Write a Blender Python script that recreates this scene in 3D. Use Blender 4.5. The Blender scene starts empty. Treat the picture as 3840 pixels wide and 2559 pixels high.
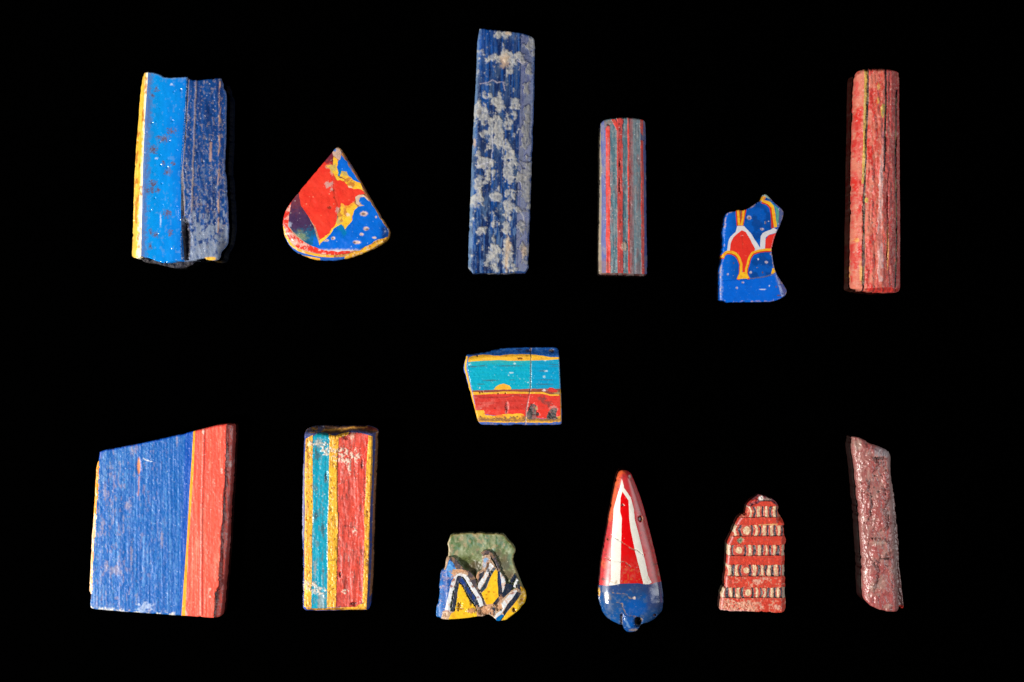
import bpy, math
import numpy as np
from mathutils import Vector, kdtree
from mathutils.geometry import delaunay_2d_cdt

# ------------------------------------------------------------------ camera, world, lamps
S = 5.0e-5            # one photograph pixel on the table is 0.05 mm
H = 6400.0            # camera height in those pixels (0.32 m)
scene = bpy.context.scene
col = scene.collection

cam_d = bpy.data.cameras.new("camera")
cam = bpy.data.objects.new("camera", cam_d)
col.objects.link(cam)
cam.location = (0, 0, H * S)
cam_d.sensor_width = 36.0
cam_d.lens = 36.0 * H / 3840.0
cam_d.clip_start = 0.01
cam_d.clip_end = 20.0
scene.camera = cam

world = bpy.data.worlds.new("World")
scene.world = world
world.use_nodes = True
world.node_tree.nodes["Background"].inputs[0].default_value = (0, 0, 0, 1)
world.node_tree.nodes["Background"].inputs[1].default_value = 0.0

def lamp(name, loc, size, power, colour):
    d = bpy.data.lights.new(name, 'AREA')
    d.shape = 'RECTANGLE'
    d.size, d.size_y = size[0] * S, size[1] * S
    d.energy = power
    d.color = colour
    o = bpy.data.objects.new(name, d)
    col.objects.link(o)
    o.location = Vector(loc) * S
    o.rotation_euler = (-o.location).to_track_quat('-Z', 'Y').to_euler()
    return o

lamp("key_lamp", (-6300, -2900, 5200), (900, 900), 3.6, (1.0, 0.965, 0.91))
lamp("left_softbox", (-8200, -600, 4700), (3600, 6000), 1.0, (1.0, 0.98, 0.95))
lamp("right_softbox", (8600, 300, 5200), (4200, 7000), 1.45, (0.96, 0.98, 1.0))

scene.view_settings.view_transform = 'Standard'
scene.view_settings.look = 'None'
scene.view_settings.exposure = 0.0
scene.view_settings.gamma = 1.0
scene.view_settings.use_curve_mapping = False
scene.render.engine = 'CYCLES'
scene.cycles.max_bounces = 6

# ------------------------------------------------------------------ noise and mask helpers (numpy)
def _hash(ix, iy, seed):
    h = (ix.astype(np.int64) * 374761393 + iy.astype(np.int64) * 668265263 + seed * 1442695041) & 0xFFFFFFFF
    h = ((h ^ (h >> 13)) * 1274126177) & 0xFFFFFFFF
    h = ((h ^ (h >> 16)) * 2246822519) & 0xFFFFFFFF
    h = h ^ (h >> 15)
    return (h & 0xFFFFFF) / float(0xFFFFFF)

def vn(x, y, seed=0):
    xi, yi = np.floor(x), np.floor(y)
    fx, fy = x - xi, y - yi
    fx = fx * fx * (3 - 2 * fx); fy = fy * fy * (3 - 2 * fy)
    a, b = _hash(xi, yi, seed), _hash(xi + 1, yi, seed)
    c, d = _hash(xi, yi + 1, seed), _hash(xi + 1, yi + 1, seed)
    return (a * (1 - fx) + b * fx) * (1 - fy) + (c * (1 - fx) + d * fx) * fy

def fbm(x, y, sx, sy=None, seed=0, octv=4):
    sy = sy or sx
    t = np.zeros_like(x); a = 1.0; n = 0.0
    X, Y = x / sx, y / sy
    for k in range(octv):
        t += a * vn(X + 17.3 * k, Y - 9.1 * k, seed + 31 * k)
        n += a; a *= 0.55; X = X * 2.03; Y = Y * 2.03
    return np.clip((t / n - 0.5) * 1.5 + 0.5, 0, 1)

def ss(a, b, x):
    t = np.clip((x - a) / (b - a), 0, 1)
    return t * t * (3 - 2 * t)

def specks(x, y, cell, prob, r0, r1, seed=0):
    X, Y = x / cell, y / cell
    xi, yi = np.floor(X), np.floor(Y)
    best = np.zeros_like(x)
    for dx in (-1, 0, 1):
        for dy in (-1, 0, 1):
            cx, cy = xi + dx, yi + dy
            on = _hash(cx, cy, seed + 5) < prob
            px = cx + _hash(cx, cy, seed + 1); py = cy + _hash(cx, cy, seed + 2)
            r = (r0 + (r1 - r0) * _hash(cx, cy, seed + 3) ** 2) / cell
            d = np.hypot(X - px, Y - py)
            best = np.maximum(best, np.where(on, np.clip(1.6 * (1 - d / r), 0, 1), 0))
    return best

def blob(x, y, cx, cy, rx, ry=None, seed=0, rough=0.9, soft=0.25, fs=None):
    ry = ry or rx
    r = np.hypot((x - cx) / rx, (y - cy) / ry)
    f = fs or max(6.0, 0.55 * min(rx, ry))
    r = r + (fbm(x, y, f, f, seed + 7, 3) - 0.5) * rough
    return ss(1 + soft, 1 - soft, r)

def blobs(x, y, lst, seed=0, rough=0.9, soft=0.25, fs=None):
    m = np.zeros_like(x)
    for i, b in enumerate(lst):
        m = np.maximum(m, blob(x, y, b[0], b[1], b[2], b[3] if len(b) > 3 else None, seed + 13 * i, rough, soft, fs))
    return m

def linem(x, y, pts, w, wob=0.0, seed=3):
    if wob:
        x = x + (fbm(x, y, 25, 25, seed, 3) - .5) * 2 * wob
        y = y + (fbm(x, y, 25, 25, seed + 9, 3) - .5) * 2 * wob
    d = np.full_like(x, 1e9)
    for (ax, ay), (bx, by) in zip(pts[:-1], pts[1:]):
        vx, vy = bx - ax, by - ay
        t = np.clip(((x - ax) * vx + (y - ay) * vy) / (vx * vx + vy * vy + 1e-9), 0, 1)
        d = np.minimum(d, np.hypot(x - ax - t * vx, y - ay - t * vy))
    return ss(w * 0.75, w * 0.3, d)

def lin(c):
    c = np.asarray(c, float) / 255.0
    return np.where(c <= 0.04045, c / 12.92, ((c + 0.055) / 1.055) ** 2.4)

LIGHT = 1.42          # how bright a white flat top comes out under the lamps
def C(r, g, b):
    return np.clip(lin((r, g, b)) / LIGHT, 0.002, 0.82)

def mix(a, b, m):
    m = np.asarray(m)[:, None]
    return a * (1 - m) + np.asarray(b) * m

# ------------------------------------------------------------------ materials
def material(name, rough, rough_var, bump, scale, tone=0.10, ior=1.5, spec=0.5):
    m = bpy.data.materials.new(name)
    m.use_nodes = True
    nt = m.node_tree; N = nt.nodes; L = nt.links
    p = N["Principled BSDF"]
    p.inputs["IOR"].default_value = ior
    p.inputs["Specular IOR Level"].default_value = spec
    tc = N.new("ShaderNodeTexCoord")
    at = N.new("ShaderNodeAttribute"); at.attribute_name = "tint"
    n1 = N.new("ShaderNodeTexNoise"); n1.inputs["Scale"].default_value = scale; n1.inputs["Detail"].default_value = 6
    n2 = N.new("ShaderNodeTexNoise"); n2.inputs["Scale"].default_value = scale * 3.1; n2.inputs["Detail"].default_value = 5
    L.new(tc.outputs["Object"], n1.inputs["Vector"]); L.new(tc.outputs["Object"], n2.inputs["Vector"])
    mr = N.new("ShaderNodeMapRange")
    mr.inputs[1].default_value = .3; mr.inputs[2].default_value = .7
    mr.inputs[3].default_value = 1 - tone; mr.inputs[4].default_value = 1 + tone
    L.new(n2.outputs["Fac"], mr.inputs[0])
    mx = N.new("ShaderNodeVectorMath"); mx.operation = 'SCALE'
    L.new(at.outputs["Color"], mx.inputs[0]); L.new(mr.outputs[0], mx.inputs["Scale"])
    L.new(mx.outputs[0], p.inputs["Base Color"])
    rr = N.new("ShaderNodeMapRange")
    rr.inputs[1].default_value = .3; rr.inputs[2].default_value = .7
    rr.inputs[3].default_value = max(0.02, rough - rough_var); rr.inputs[4].default_value = min(1, rough + rough_var)
    L.new(n1.outputs["Fac"], rr.inputs[0])
    # dull crust (attribute) raises the roughness
    dl = N.new("ShaderNodeAttribute"); dl.attribute_name = "dull"
    mm = N.new("ShaderNodeMath"); mm.operation = 'MAXIMUM'
    L.new(rr.outputs[0], mm.inputs[0]); L.new(dl.outputs["Fac"], mm.inputs[1])
    L.new(mm.outputs[0], p.inputs["Roughness"])
    b = N.new("ShaderNodeBump"); b.inputs["Strength"].default_value = bump; b.inputs["Distance"].default_value = 2.0e-4
    L.new(n2.outputs["Fac"], b.inputs["Height"]); L.new(b.outputs[0], p.inputs["Normal"])
    return m

M = {
    'polished': material("polished_glass", 0.22, 0.08, 0.06, 900, 0.05),
    'glossy': material("glossy_glass", 0.14, 0.06, 0.04, 700, 0.05),
    'worn': material("worn_glass", 0.40, 0.12, 0.20, 1400, 0.10, spec=0.26),
    'crust': material("weathered_glass", 0.62, 0.14, 0.35, 1600, 0.12, spec=0.2),
}

def black_acrylic():
    m = bpy.data.materials.new("black_acrylic")
    m.use_nodes = True
    nt = m.node_tree; N = nt.nodes; L = nt.links
    p = N["Principled BSDF"]
    p.inputs["Base Color"].default_value = (0.0001, 0.0001, 0.0001, 1)
    p.inputs["IOR"].default_value = 1.49
    n = N.new("ShaderNodeTexNoise"); n.inputs["Scale"].default_value = 60
    r = N.new("ShaderNodeMapRange"); r.inputs[3].default_value = 0.012; r.inputs[4].default_value = 0.03
    L.new(n.outputs["Fac"], r.inputs[0]); L.new(r.outputs[0], p.inputs["Roughness"])
    return m

# ------------------------------------------------------------------ the surface
def table():
    w, d, t = 0.60, 0.48, 0.005
    v = [(-w, -d, 0), (w, -d, 0), (w, d, 0), (-w, d, 0), (-w, -d, -t), (w, -d, -t), (w, d, -t), (-w, d, -t)]
    f = [(0, 1, 2, 3), (7, 6, 5, 4), (0, 4, 5, 1), (1, 5, 6, 2), (2, 6, 7, 3), (3, 7, 4, 0)]
    me = bpy.data.meshes.new("table_top"); me.from_pydata(v, [], f); me.update()
    me.materials.append(black_acrylic())
    o = bpy.data.objects.new("table_top", me); col.objects.link(o)
    o["kind"] = "structure"
table()

# ------------------------------------------------------------------ polygon tools
def resample(pts, step, closed=True):
    P = np.asarray(pts, float)
    if closed: P = np.vstack([P, P[:1]])
    out = []
    for a, b in zip(P[:-1], P[1:]):
        n = max(1, int(round(np.hypot(*(b - a)) / step)))
        for k in range(n): out.append(a + (b - a) * k / n)
    if not closed: out.append(P[-1])
    return np.array(out)

def smooth_closed(P, it=1):
    for _ in range(it):
        Q = np.empty((len(P) * 2, 2)); nx = np.roll(P, -1, 0)
        Q[0::2] = .75 * P + .25 * nx; Q[1::2] = .25 * P + .75 * nx
        P = Q
    return P

def inside(x, y, poly):
    r = np.zeros(len(x), bool)
    px, py = poly[:, 0], poly[:, 1]
    n = len(poly); j = n - 1
    for i in range(n):
        c = (py[i] > y) != (py[j] > y)
        if c.any():
            xx = (px[j] - px[i]) * (y - py[i]) / (py[j] - py[i] + 1e-12) + px[i]
            r ^= c & (x < xx)
        j = i
    return r

def stroke(pts, w, w2=None):
    P = resample(pts, 12, False)
    if len(P) > 4:                       # round the corners a little
        Q = P.copy(); Q[1:-1] = (P[:-2] + 2 * P[1:-1] + P[2:]) / 4; P = Q
    T = np.gradient(P, axis=0); T /= np.linalg.norm(T, axis=1)[:, None] + 1e-9
    Nn = np.stack([-T[:, 1], T[:, 0]], 1)
    W = np.linspace(w, w2 if w2 is not None else w, len(P))[:, None] / 2
    return [tuple(p) for p in np.vstack([P + Nn * W, (P - Nn * W)[::-1]])]

def strip(left, right):
    return list(left) + list(right)[::-1]

def disc(cx, cy, rx, ry=None, n=18):
    ry = ry or rx
    return [(cx + rx * math.cos(2 * math.pi * k / n), cy + ry * math.sin(2 * math.pi * k / n)) for k in range(n)]

ARR = np.ndarray

# ------------------------------------------------------------------ the builder
def build(name, label, category, zoom, outline, thick, regions, height, paint,
          step=3.0, round_edge=8.0, rod=False, wob=0.8, out_wob=0.8, level=None, base='body',
          base_finish='worn', group=None, wallpaint=None, undercut=0.0, soften=1, belly=0.95):
    """outline and regions come in enlarged-photo units (zoom = x0, y0, scale); regions are laid
    one over another: (part name, finish, polygon[, wobble])."""
    x0, y0, sc = zoom
    nat = lambda P: np.asarray(P, float) / sc + np.array([x0, y0])
    seed = sum(ord(c) for c in label)
    out = smooth_closed(nat(outline), soften)
    out = resample(out, step)
    if out_wob:
        nrm = np.roll(out, -1, 0) - np.roll(out, 1, 0)
        nrm = np.stack([nrm[:, 1], -nrm[:, 0]], 1); nrm /= np.linalg.norm(nrm, axis=1)[:, None] + 1e-9
        w = (fbm(out[:, 0], out[:, 1], 14, 14, seed, 3) - .5) * 2 * out_wob
        w -= 2.2 * out_wob * ss(.72, .85, fbm(out[:, 0], out[:, 1], 22, 22, seed + 4, 2))   # small nicks
        area = .5 * np.sum(out[:, 0] * np.roll(out[:, 1], -1) - np.roll(out[:, 0], -1) * out[:, 1])
        out = out + nrm * (w * (1 if area > 0 else -1))[:, None]
    polys = []
    for r in regions:
        rp = resample(nat(r[2]), step)
        ww = r[3] if len(r) > 3 else wob
        if ww:
            dx = (fbm(rp[:, 0], rp[:, 1], 16, 16, seed + 50, 3) - .5) * 2 * ww
            dy = (fbm(rp[:, 0], rp[:, 1], 16, 16, seed + 60, 3) - .5) * 2 * ww
            rp = rp + np.stack([dx, dy], 1)
        polys.append(rp)
    # constraint points and edges
    verts = [out]; edges = []; n0 = 0
    k = len(out); edges += [(i, (i + 1) % k) for i in range(k)]; n0 = k
    for rp in polys:
        k = len(rp); verts.append(rp)
        edges += [(n0 + i, n0 + (i + 1) % k) for i in range(k)]; n0 += k
    cons = np.vstack(verts)
    kd = kdtree.KDTree(len(cons))
    for i, p in enumerate(cons): kd.insert((p[0], p[1], 0), i)
    kd.balance()
    lo, hi = out.min(0), out.max(0)
    hx = np.arange(lo[0], hi[0], step); hy = np.arange(lo[1], hi[1], step * .87)
    gx, gy = np.meshgrid(hx, hy); gx[1::2] += step / 2
    rng = np.random.RandomState(seed)
    gx = gx.ravel() + rng.uniform(-.2, .2, gx.size) * step; gy = gy.ravel() + rng.uniform(-.2, .2, gy.size) * step
    keep = inside(gx, gy, out); gx, gy = gx[keep], gy[keep]
    far = np.array([kd.find((a, b, 0))[2] > .62 * step for a, b in zip(gx, gy)], bool)
    allp = np.vstack([cons, np.stack([gx[far], gy[far]], 1)])
    off = lo
    res = delaunay_2d_cdt([Vector((a - off[0], b - off[1])) for a, b in allp], edges, [], 0, 1e-3)
    V = np.array([(v.x, v.y) for v in res[0]]) + off
    F = np.array([f for f in res[2] if len(f) == 3], int)
    cen = V[F].mean(1)
    ok = inside(cen[:, 0], cen[:, 1], out)
    F, cen = F[ok], cen[ok]
    # image y points down: make faces counter-clockwise in the world
    a = (V[F[:, 1]] - V[F[:, 0]]); b = (V[F[:, 2]] - V[F[:, 0]])
    cr = a[:, 0] * b[:, 1] - a[:, 1] * b[:, 0]
    F = F[np.abs(cr) > 1e-6]; cen = cen[np.abs(cr) > 1e-6]; cr = cr[np.abs(cr) > 1e-6]
    F[cr > 0] = F[cr > 0][:, ::-1]
    lab = np.full(len(F), -1)
    for i, rp in enumerate(polys): lab[inside(cen[:, 0], cen[:, 1], rp)] = i
    # distance to the outline
    dense = resample(out, 1.0)
    kd2 = kdtree.KDTree(len(dense))
    for i, p in enumerate(dense): kd2.insert((p[0], p[1], 0), i)
    kd2.balance()
    used = np.unique(F)
    D = np.zeros(len(V)); NI = np.zeros(len(V), int)
    for i in used:
        q = kd2.find((V[i, 0], V[i, 1], 0)); D[i] = q[2]; NI[i] = q[1]
    dn = np.roll(dense, -3, 0) - np.roll(dense, 3, 0)
    dn = np.stack([dn[:, 1], -dn[:, 0]], 1); dn /= np.linalg.norm(dn, axis=1)[:, None] + 1e-9
    area = .5 * np.sum(dense[:, 0] * np.roll(dense[:, 1], -1) - np.roll(dense[:, 0], -1) * dense[:, 1])
    if area < 0: dn = -dn
    NRM = dn[NI]
    vlab = np.full(len(V), -1)
    vlab[F.ravel()] = np.repeat(lab, 3)
    ZX, ZY = (V[:, 0] - x0) * sc, (V[:, 1] - y0) * sc
    names = [base] + [r[0] for r in regions]
    vname = np.array(names)[vlab + 1]
    Z = height(ZX, ZY, V[:, 0], V[:, 1], D, vname)
    if round_edge:
        R = round_edge; dd = np.clip(D, 0, R)
        Z = Z - (R - np.sqrt(np.maximum(R * R - (R - dd) ** 2, 0)))
    Z = np.maximum(Z, 2.0)
    # thing
    zt = thick if level is None else level
    kf = (1 - zt / H) * S
    cxy = (lo + hi) / 2
    e = bpy.data.objects.new(name, None)
    col.objects.link(e)
    e.empty_display_size = 0.005
    e.location = ((cxy[0] - 1920) * kf, -(cxy[1] - 1279.5) * kf, 0)
    e["label"] = label; e["category"] = category
    if group: e["group"] = group
    finishes = [base_finish] + [r[1] for r in regions]
    L = 7 if rod else 4
    for pi in range(-1, len(regions)):
        T = F[lab == pi]
        if len(T) < 3: continue
        loc, inv = np.unique(T, return_inverse=True)
        T = inv.reshape(-1, 3)
        n = len(loc)
        x, y = V[loc, 0], V[loc, 1]
        z = Z[loc]; d = D[loc]; onr = d < 0.02
        pn, fin = names[pi + 1], finishes[pi + 1]
        tint, dull = paint(pn, ZX[loc], ZY[loc], x, y, d)
        # boundary
        E = np.concatenate([T[:, [0, 1]], T[:, [1, 2]], T[:, [2, 0]]])
        key = E.min(1) * n + E.max(1)
        u, cnt = np.unique(key, return_counts=True)
        bd = E[np.isin(key, u[cnt == 1])]
        bv = np.unique(bd)
        bi = np.full(n, -1); bi[bv] = np.arange(len(bv))
        nb = len(bv)
        X, Y, ZZ, CC, DD = [x], [y], [z], [tint], [dull]
        nv = NRM[loc][bv]; orb = onr[bv]
        side = None
        if orb.sum() > 2:                         # the sides carry their own grain: the same glass, cut deeper in
            px_, py_ = [], []
            for kk in range(1, L + 1):
                dp = 8.0 + 26.0 * kk / L
                px_.append(x[bv] - nv[:, 0] * dp + 5 * kk); py_.append(y[bv] - nv[:, 1] * dp + 3 * kk)
            px_, py_ = np.concatenate(px_), np.concatenate(py_)
            side = paint(pn, (px_ - x0) * sc, (py_ - y0) * sc, px_, py_, np.full(len(px_), 30.0))[0].reshape(L, nb, 3)
        for kk in range(1, L + 1):
            f = kk / L
            if rod:
                th = f * math.pi / 2
                zz = z[bv] * (1 - math.sin(th)) + .3 * math.sin(th)
                ins = np.where(orb, (1 - math.cos(th)) * z[bv] * belly, 0)
            else:
                zz = z[bv] * (1 - f) + .3 * f
                ins = np.where(orb, undercut * f, 0)
            if not rod:
                ins = ins + np.where(orb, (fbm(x[bv] + 40 * f, y[bv] + 25 * f, 12, 12, seed + kk, 2) - .5) * 3.0, 0)
            X.append(x[bv] - nv[:, 0] * ins); Y.append(y[bv] - nv[:, 1] * ins); ZZ.append(zz)
            wc = tint[bv].copy()
            if side is not None:
                wc = np.where(orb[:, None], wc * (.35 if kk == 1 else 0) + side[kk - 1] * (.65 if kk == 1 else 1), wc)
            if wallpaint is not None:
                wc = wallpaint(pn, f, wc, x[bv], y[bv], nv)
            CC.append(wc); DD.append(dull[bv])
        ring = lambda i, kk: np.where(kk == 0, i, n + (kk - 1) * nb + bi[i])
        quads = []
        for kk in range(L):
            a_, b_ = bd[:, 0], bd[:, 1]
            quads.append(np.stack([ring(a_, kk), ring(a_, kk + 1), ring(b_, kk + 1), ring(b_, kk)], 1))
        quads = np.vstack(quads)
        # underside
        total = n + L * nb
        iv = np.setdiff1d(np.arange(n), bv)
        low = np.empty(n, int); low[bv] = n + (L - 1) * nb + np.arange(nb); low[iv] = total + np.arange(len(iv))
        X.append(x[iv]); Y.append(y[iv]); ZZ.append(np.full(len(iv), .3)); CC.append(tint[iv]); DD.append(dull[iv])
        X, Y, ZZ = np.concatenate(X), np.concatenate(Y), np.concatenate(ZZ)
        CC, DD = np.vstack(CC), np.concatenate(DD)
        co = np.stack([(X - cxy[0]) * kf, -(Y - cxy[1]) * kf, ZZ * S], 1)
        bot = low[T][:, ::-1]
        me = bpy.data.meshes.new(pn)
        nt_, nq, nb_ = len(T), len(quads), len(bot)
        me.vertices.add(len(co)); me.vertices.foreach_set("co", co.ravel())
        loops = np.concatenate([T.ravel(), quads.ravel(), bot.ravel()])
        me.loops.add(len(loops)); me.loops.foreach_set("vertex_index", loops)
        st = np.concatenate([np.arange(nt_) * 3, nt_ * 3 + np.arange(nq) * 4, nt_ * 3 + nq * 4 + np.arange(nb_) * 3])
        me.polygons.add(len(st)); me.polygons.foreach_set("loop_start", st)
        me.update(calc_edges=True)
        me.validate()
        me.polygons.foreach_set("use_smooth", np.ones(len(me.polygons), bool))
        # sharp where the top meets a neighbouring part, and at the foot
        ev = np.empty(len(me.edges) * 2, int); me.edges.foreach_get("vertices", ev); ev = ev.reshape(-1, 2)
        sharp = np.zeros(len(ev), bool)
        both_top = (ev < n).all(1)
        onb = np.zeros(len(co), bool); onb[bv] = True
        onrim = np.zeros(len(co), bool); onrim[:n] = onr
        bkeys = set((bd.min(1) * (10 ** 7) + bd.max(1)).tolist())
        kk_ = ev.min(1) * (10 ** 7) + ev.max(1)
        isb = np.isin(kk_, np.fromiter(bkeys, int, len(bkeys)))
        rimedge = onrim[ev[:, 0]] & onrim[ev[:, 1]]
        sharp |= isb & both_top & ~rimedge
        foot = (ev >= n + (L - 1) * nb).all(1)
        sharp |= foot
        at = me.attributes.new("sharp_edge", 'BOOLEAN', 'EDGE') if "sharp_edge" not in me.attributes else me.attributes["sharp_edge"]
        at.data.foreach_set("value", sharp)
        ca = me.attributes.new("tint", 'FLOAT_COLOR', 'POINT')
        ca.data.foreach_set("color", np.hstack([np.clip(CC, .001, .9), np.ones((len(CC), 1))]).astype(np.float32).ravel())
        da = me.attributes.new("dull", 'FLOAT', 'POINT')
        da.data.foreach_set("value", DD.astype(np.float32))
        me.materials.append(M[fin])
        o = bpy.data.objects.new(pn, me)
        col.objects.link(o)
        o.parent = e
    return e

def flat(x, c):
    return np.repeat(np.asarray(c, float)[None, :], len(x), 0)

# colours as they look in the light
WHITE = C(240, 236, 228); TAN = C(196, 178, 152); CREAM = C(232, 205, 165); DIRT = C(120, 88, 62); DARK = C(38, 32, 34)

# ================================================================== 1  bright blue bar with a yellow edge
def h1(zx, zy, x, y, d, pn):
    t = (zy - 60) / 1400.0                       # along the bar
    xl = 135 - 85 * t                            # left edge
    yl = 190 - 52 * t                            # yellow / blue seam
    b1 = 483 - 45 * np.clip(t / .75, 0, 1)       # blue / navy seam
    u = (zx - xl)
    z = 112 + 0 * zx
    z -= 46 * np.clip(1 - u / (yl - xl + 8), 0, 1) ** 2.2          # rounded yellow edge
    z -= 5 * np.sin(np.clip((zx - yl) / (b1 - yl), 0, 1) * math.pi)  # shallow trough
    nv = zx > b1
    z = np.where(nv, 108 - 9 * np.clip((zx - b1) / (770 - b1), 0, 1) ** 2, z)
    z += 1.8 * linem(zx, zy, [(545, 115), (535, 400), (512, 1100)], 14, 4)
    z += 1.5 * linem(zx, zy, [(722, 130), (715, 600), (705, 1250)], 14, 2)
    z -= 4 * linem(zx, zy, [(486, 110), (470, 400), (440, 800), (450, 1120)], 16, 2)
    z -= 22 * blob(zx, zy, 474, 1320, 30, 150, 5, .5, .5)
    z -= 30 * ss(1130, 1400, zy) * ss(690, 780, zx)
    z += np.where(nv, (fbm(x, y, 14, 40, 3, 4) - .5) * 3.5, (fbm(x, y, 40, 90, 4, 3) - .5) * 3)
    z -= 3 * specks(x, y, 34, .35, 2.5, 6, 8)
    z = np.where(pn == 'broken_end', 42 + 26 * fbm(x, y, 18, 18, 6), z)
    return z
def p1(pn, zx, zy, x, y, d):
    n = fbm(x, y, 30, 60, 11); f = fbm(x, y, 6, 9, 12, 3)
    dull = np.zeros(len(x))
    if pn == 'yellow_edge':
        c = mix(flat(x, C(238, 176, 40)), C(250, 205, 90), n)
        t = (zy - 60) / 1400.0; u = (zx - (135 - 85 * t)) / (60 + 30 * t)
        c = mix(c, C(252, 240, 205), ss(.42, .66, u + (f - .5) * .3) * .9)  # near-white highlight of the rounded ridge, painted into the yellow
        c = mix(c, C(176, 96, 24), ss(.62, .8, fbm(x, y, 14, 26, 15)) * .75)
        c = mix(c, C(150, 84, 40), ss(.86, 1.0, u + (n - .5) * .25) * .6)
        return c, dull + .22
    if pn == 'bright_blue_band':
        c = mix(flat(x, C(0, 120, 212)), C(0, 142, 226), n)
        c = mix(c, C(0, 156, 234), ss(330, 200, zx + (zy - 700) * .04 + (n - .5) * 120) * .5)
        c = mix(c, C(0, 92, 186), ss(330, 470, zx + (zy - 700) * .04) * .6)
        seam = 190 - 52 * (zy - 60) / 1400.0
        c = mix(c, C(96, 104, 150), ss(52, 6, zx - seam + (f - .5) * 40) * .75)
        sp = blobs(zx, zy, [(250, 185, 17, 18), (225, 240, 10, 12), (305, 560, 32, 22), (228, 638, 24, 26), (335, 800, 24, 24),
                            (376, 742, 20, 12), (228, 893, 22, 26), (205, 942, 26, 16), (262, 940, 18, 14), (240, 1272, 24, 18), (205, 1358, 12, 20),
                            (330, 1110, 26, 28), (360, 500, 32, 22), (262, 545, 16, 10), (300, 740, 10, 16), (355, 1255, 14, 26), (205, 1245, 9, 20)], 3, 1.9, .3, 7)
        br = ss(.45, .6, fbm(x, y, 5, 6, 19, 2))
        c = mix(c, C(96, 74, 84), sp * (.5 + .45 * br))
        c = mix(c, C(110, 150, 200), ss(.74, .84, fbm(x, y, 10, 16, 21, 3)) * .3)
        c = mix(c, C(120, 190, 240), specks(x, y, 26, .3, 1.0, 2.4, 22) * .5)
        c = mix(c, C(235, 240, 245), blobs(zx, zy, [(362, 152, 10, 8), (250, 703, 10, 8), (280, 1160, 5, 44)], 4, .8) * .5)
        c = mix(c, C(150, 170, 195), ss(10, 0, d + (f - .5) * 6) * .5)
        dull += .35 * sp
        return c, dull
    if pn == 'navy_band':
        c = mix(flat(x, C(0, 40, 98)), C(0, 74, 146), fbm(x, y, 10, 70, 31))
        lo = ss(200, 1500, zy)
        hz = fbm(x, y, 9, 12, 33, 4) - .04; st = fbm(x, y, 4, 26, 34, 3)
        c = mix(c, C(104, 118, 146), ss(.62 - .28 * lo, .80 - .2 * lo, .6 * hz + .4 * st) * (.35 + .4 * lo))
        c = mix(c, C(160, 144, 136), ss(.68 - .1 * lo, .82, fbm(x, y, 7, 9, 35, 4)) * .45)
        c = mix(c, C(136, 148, 168), ss(1040, 1320, zy + (hz - .5) * 620 + (st - .5) * 260) * (.45 + .4 * f))
        c = mix(c, C(160, 140, 126), linem(zx, zy, [(545, 115), (535, 400), (512, 1100)], 11, 4) * (.3 + .5 * st))
        c = mix(c, C(176, 138, 110), linem(zx, zy, [(722, 130), (715, 600), (705, 1250)], 14, 4) * ss(.35, .6, st) * .8)
        c = mix(c, C(190, 150, 128), linem(zx, zy, [(655, 590), (650, 720)], 16, 3) * .7)
        c = mix(c, C(150, 134, 124), linem(zx, zy, [(486, 110), (470, 400), (440, 800), (455, 1120)], 15, 4) * .7)
        c = mix(c, C(60, 50, 52), blob(zx, zy, 468, 1310, 30, 160, 9, .6) * .85)  # brown shadow in the gap, painted into the colour
        c = mix(c, C(236, 180, 60), blob(zx, zy, 650, 1450, 42, 14, 3, .4))
        c = mix(c, C(110, 140, 205), ss(6, 1, d) * ss(700, 760, zx) * .7)
        c = mix(c, C(220, 224, 235), specks(x, y, 17, .35, 1.0, 2.4, 37) * .7)
        return c, dull + .38
    c = mix(flat(x, C(62, 58, 60)), C(30, 34, 52), n)
    c = mix(c, C(150, 140, 130), specks(x, y, 14, .4, 1, 3, 39) * .5)
    return c, dull + .6
build("glass_bar", "broken bright blue glass bar with a yellow rounded edge and navy side", "glass bar", (460, 240, 1.985),
      [(135, 57), (190, 60), (262, 65), (290, 88), (310, 97), (400, 97), (478, 92), (485, 110), (560, 118), (620, 112), (680, 103), (728, 98),
       (735, 125), (748, 150), (745, 172), (768, 212), (768, 300), (766, 420), (766, 560), (758, 680), (755, 770), (768, 850), (772, 940), (778, 1040),
       (782, 1130), (784, 1220), (778, 1320), (745, 1375), (725, 1400), (720, 1450), (690, 1465), (620, 1460), (608, 1446), (530, 1460),
       (490, 1502), (400, 1518), (320, 1510), (230, 1482), (150, 1476), (115, 1450), (60, 1440), (45, 1420), (50, 1350), (55, 1200), (62, 900), (70, 750),
       (80, 560), (95, 430), (105, 250), (120, 120)], 112,
      [('bright_blue_band', 'glossy', strip([(190, 40), (180, 180), (165, 400), (158, 560), (150, 750), (145, 1000), (140, 1250), (138, 1480)],
                                           [(487, 40), (483, 120), (470, 400), (452, 640), (436, 830), (434, 980), (434, 1120), (438, 1250), (455, 1480)])),
       ('yellow_edge', 'glossy', strip([(20, 40), (20, 1480)], [(190, 40), (180, 180), (165, 400), (158, 560), (150, 750), (145, 1000), (140, 1250), (138, 1480)])),
       ('broken_end', 'crust', [(110, 1456), (138, 1438), (190, 1444), (235, 1466), (290, 1480), (340, 1480), (400, 1468), (470, 1470), (540, 1458), (540, 1540), (110, 1540)])],
      h1, p1, base='navy_band', base_finish='worn', round_edge=5, undercut=17)

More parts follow.
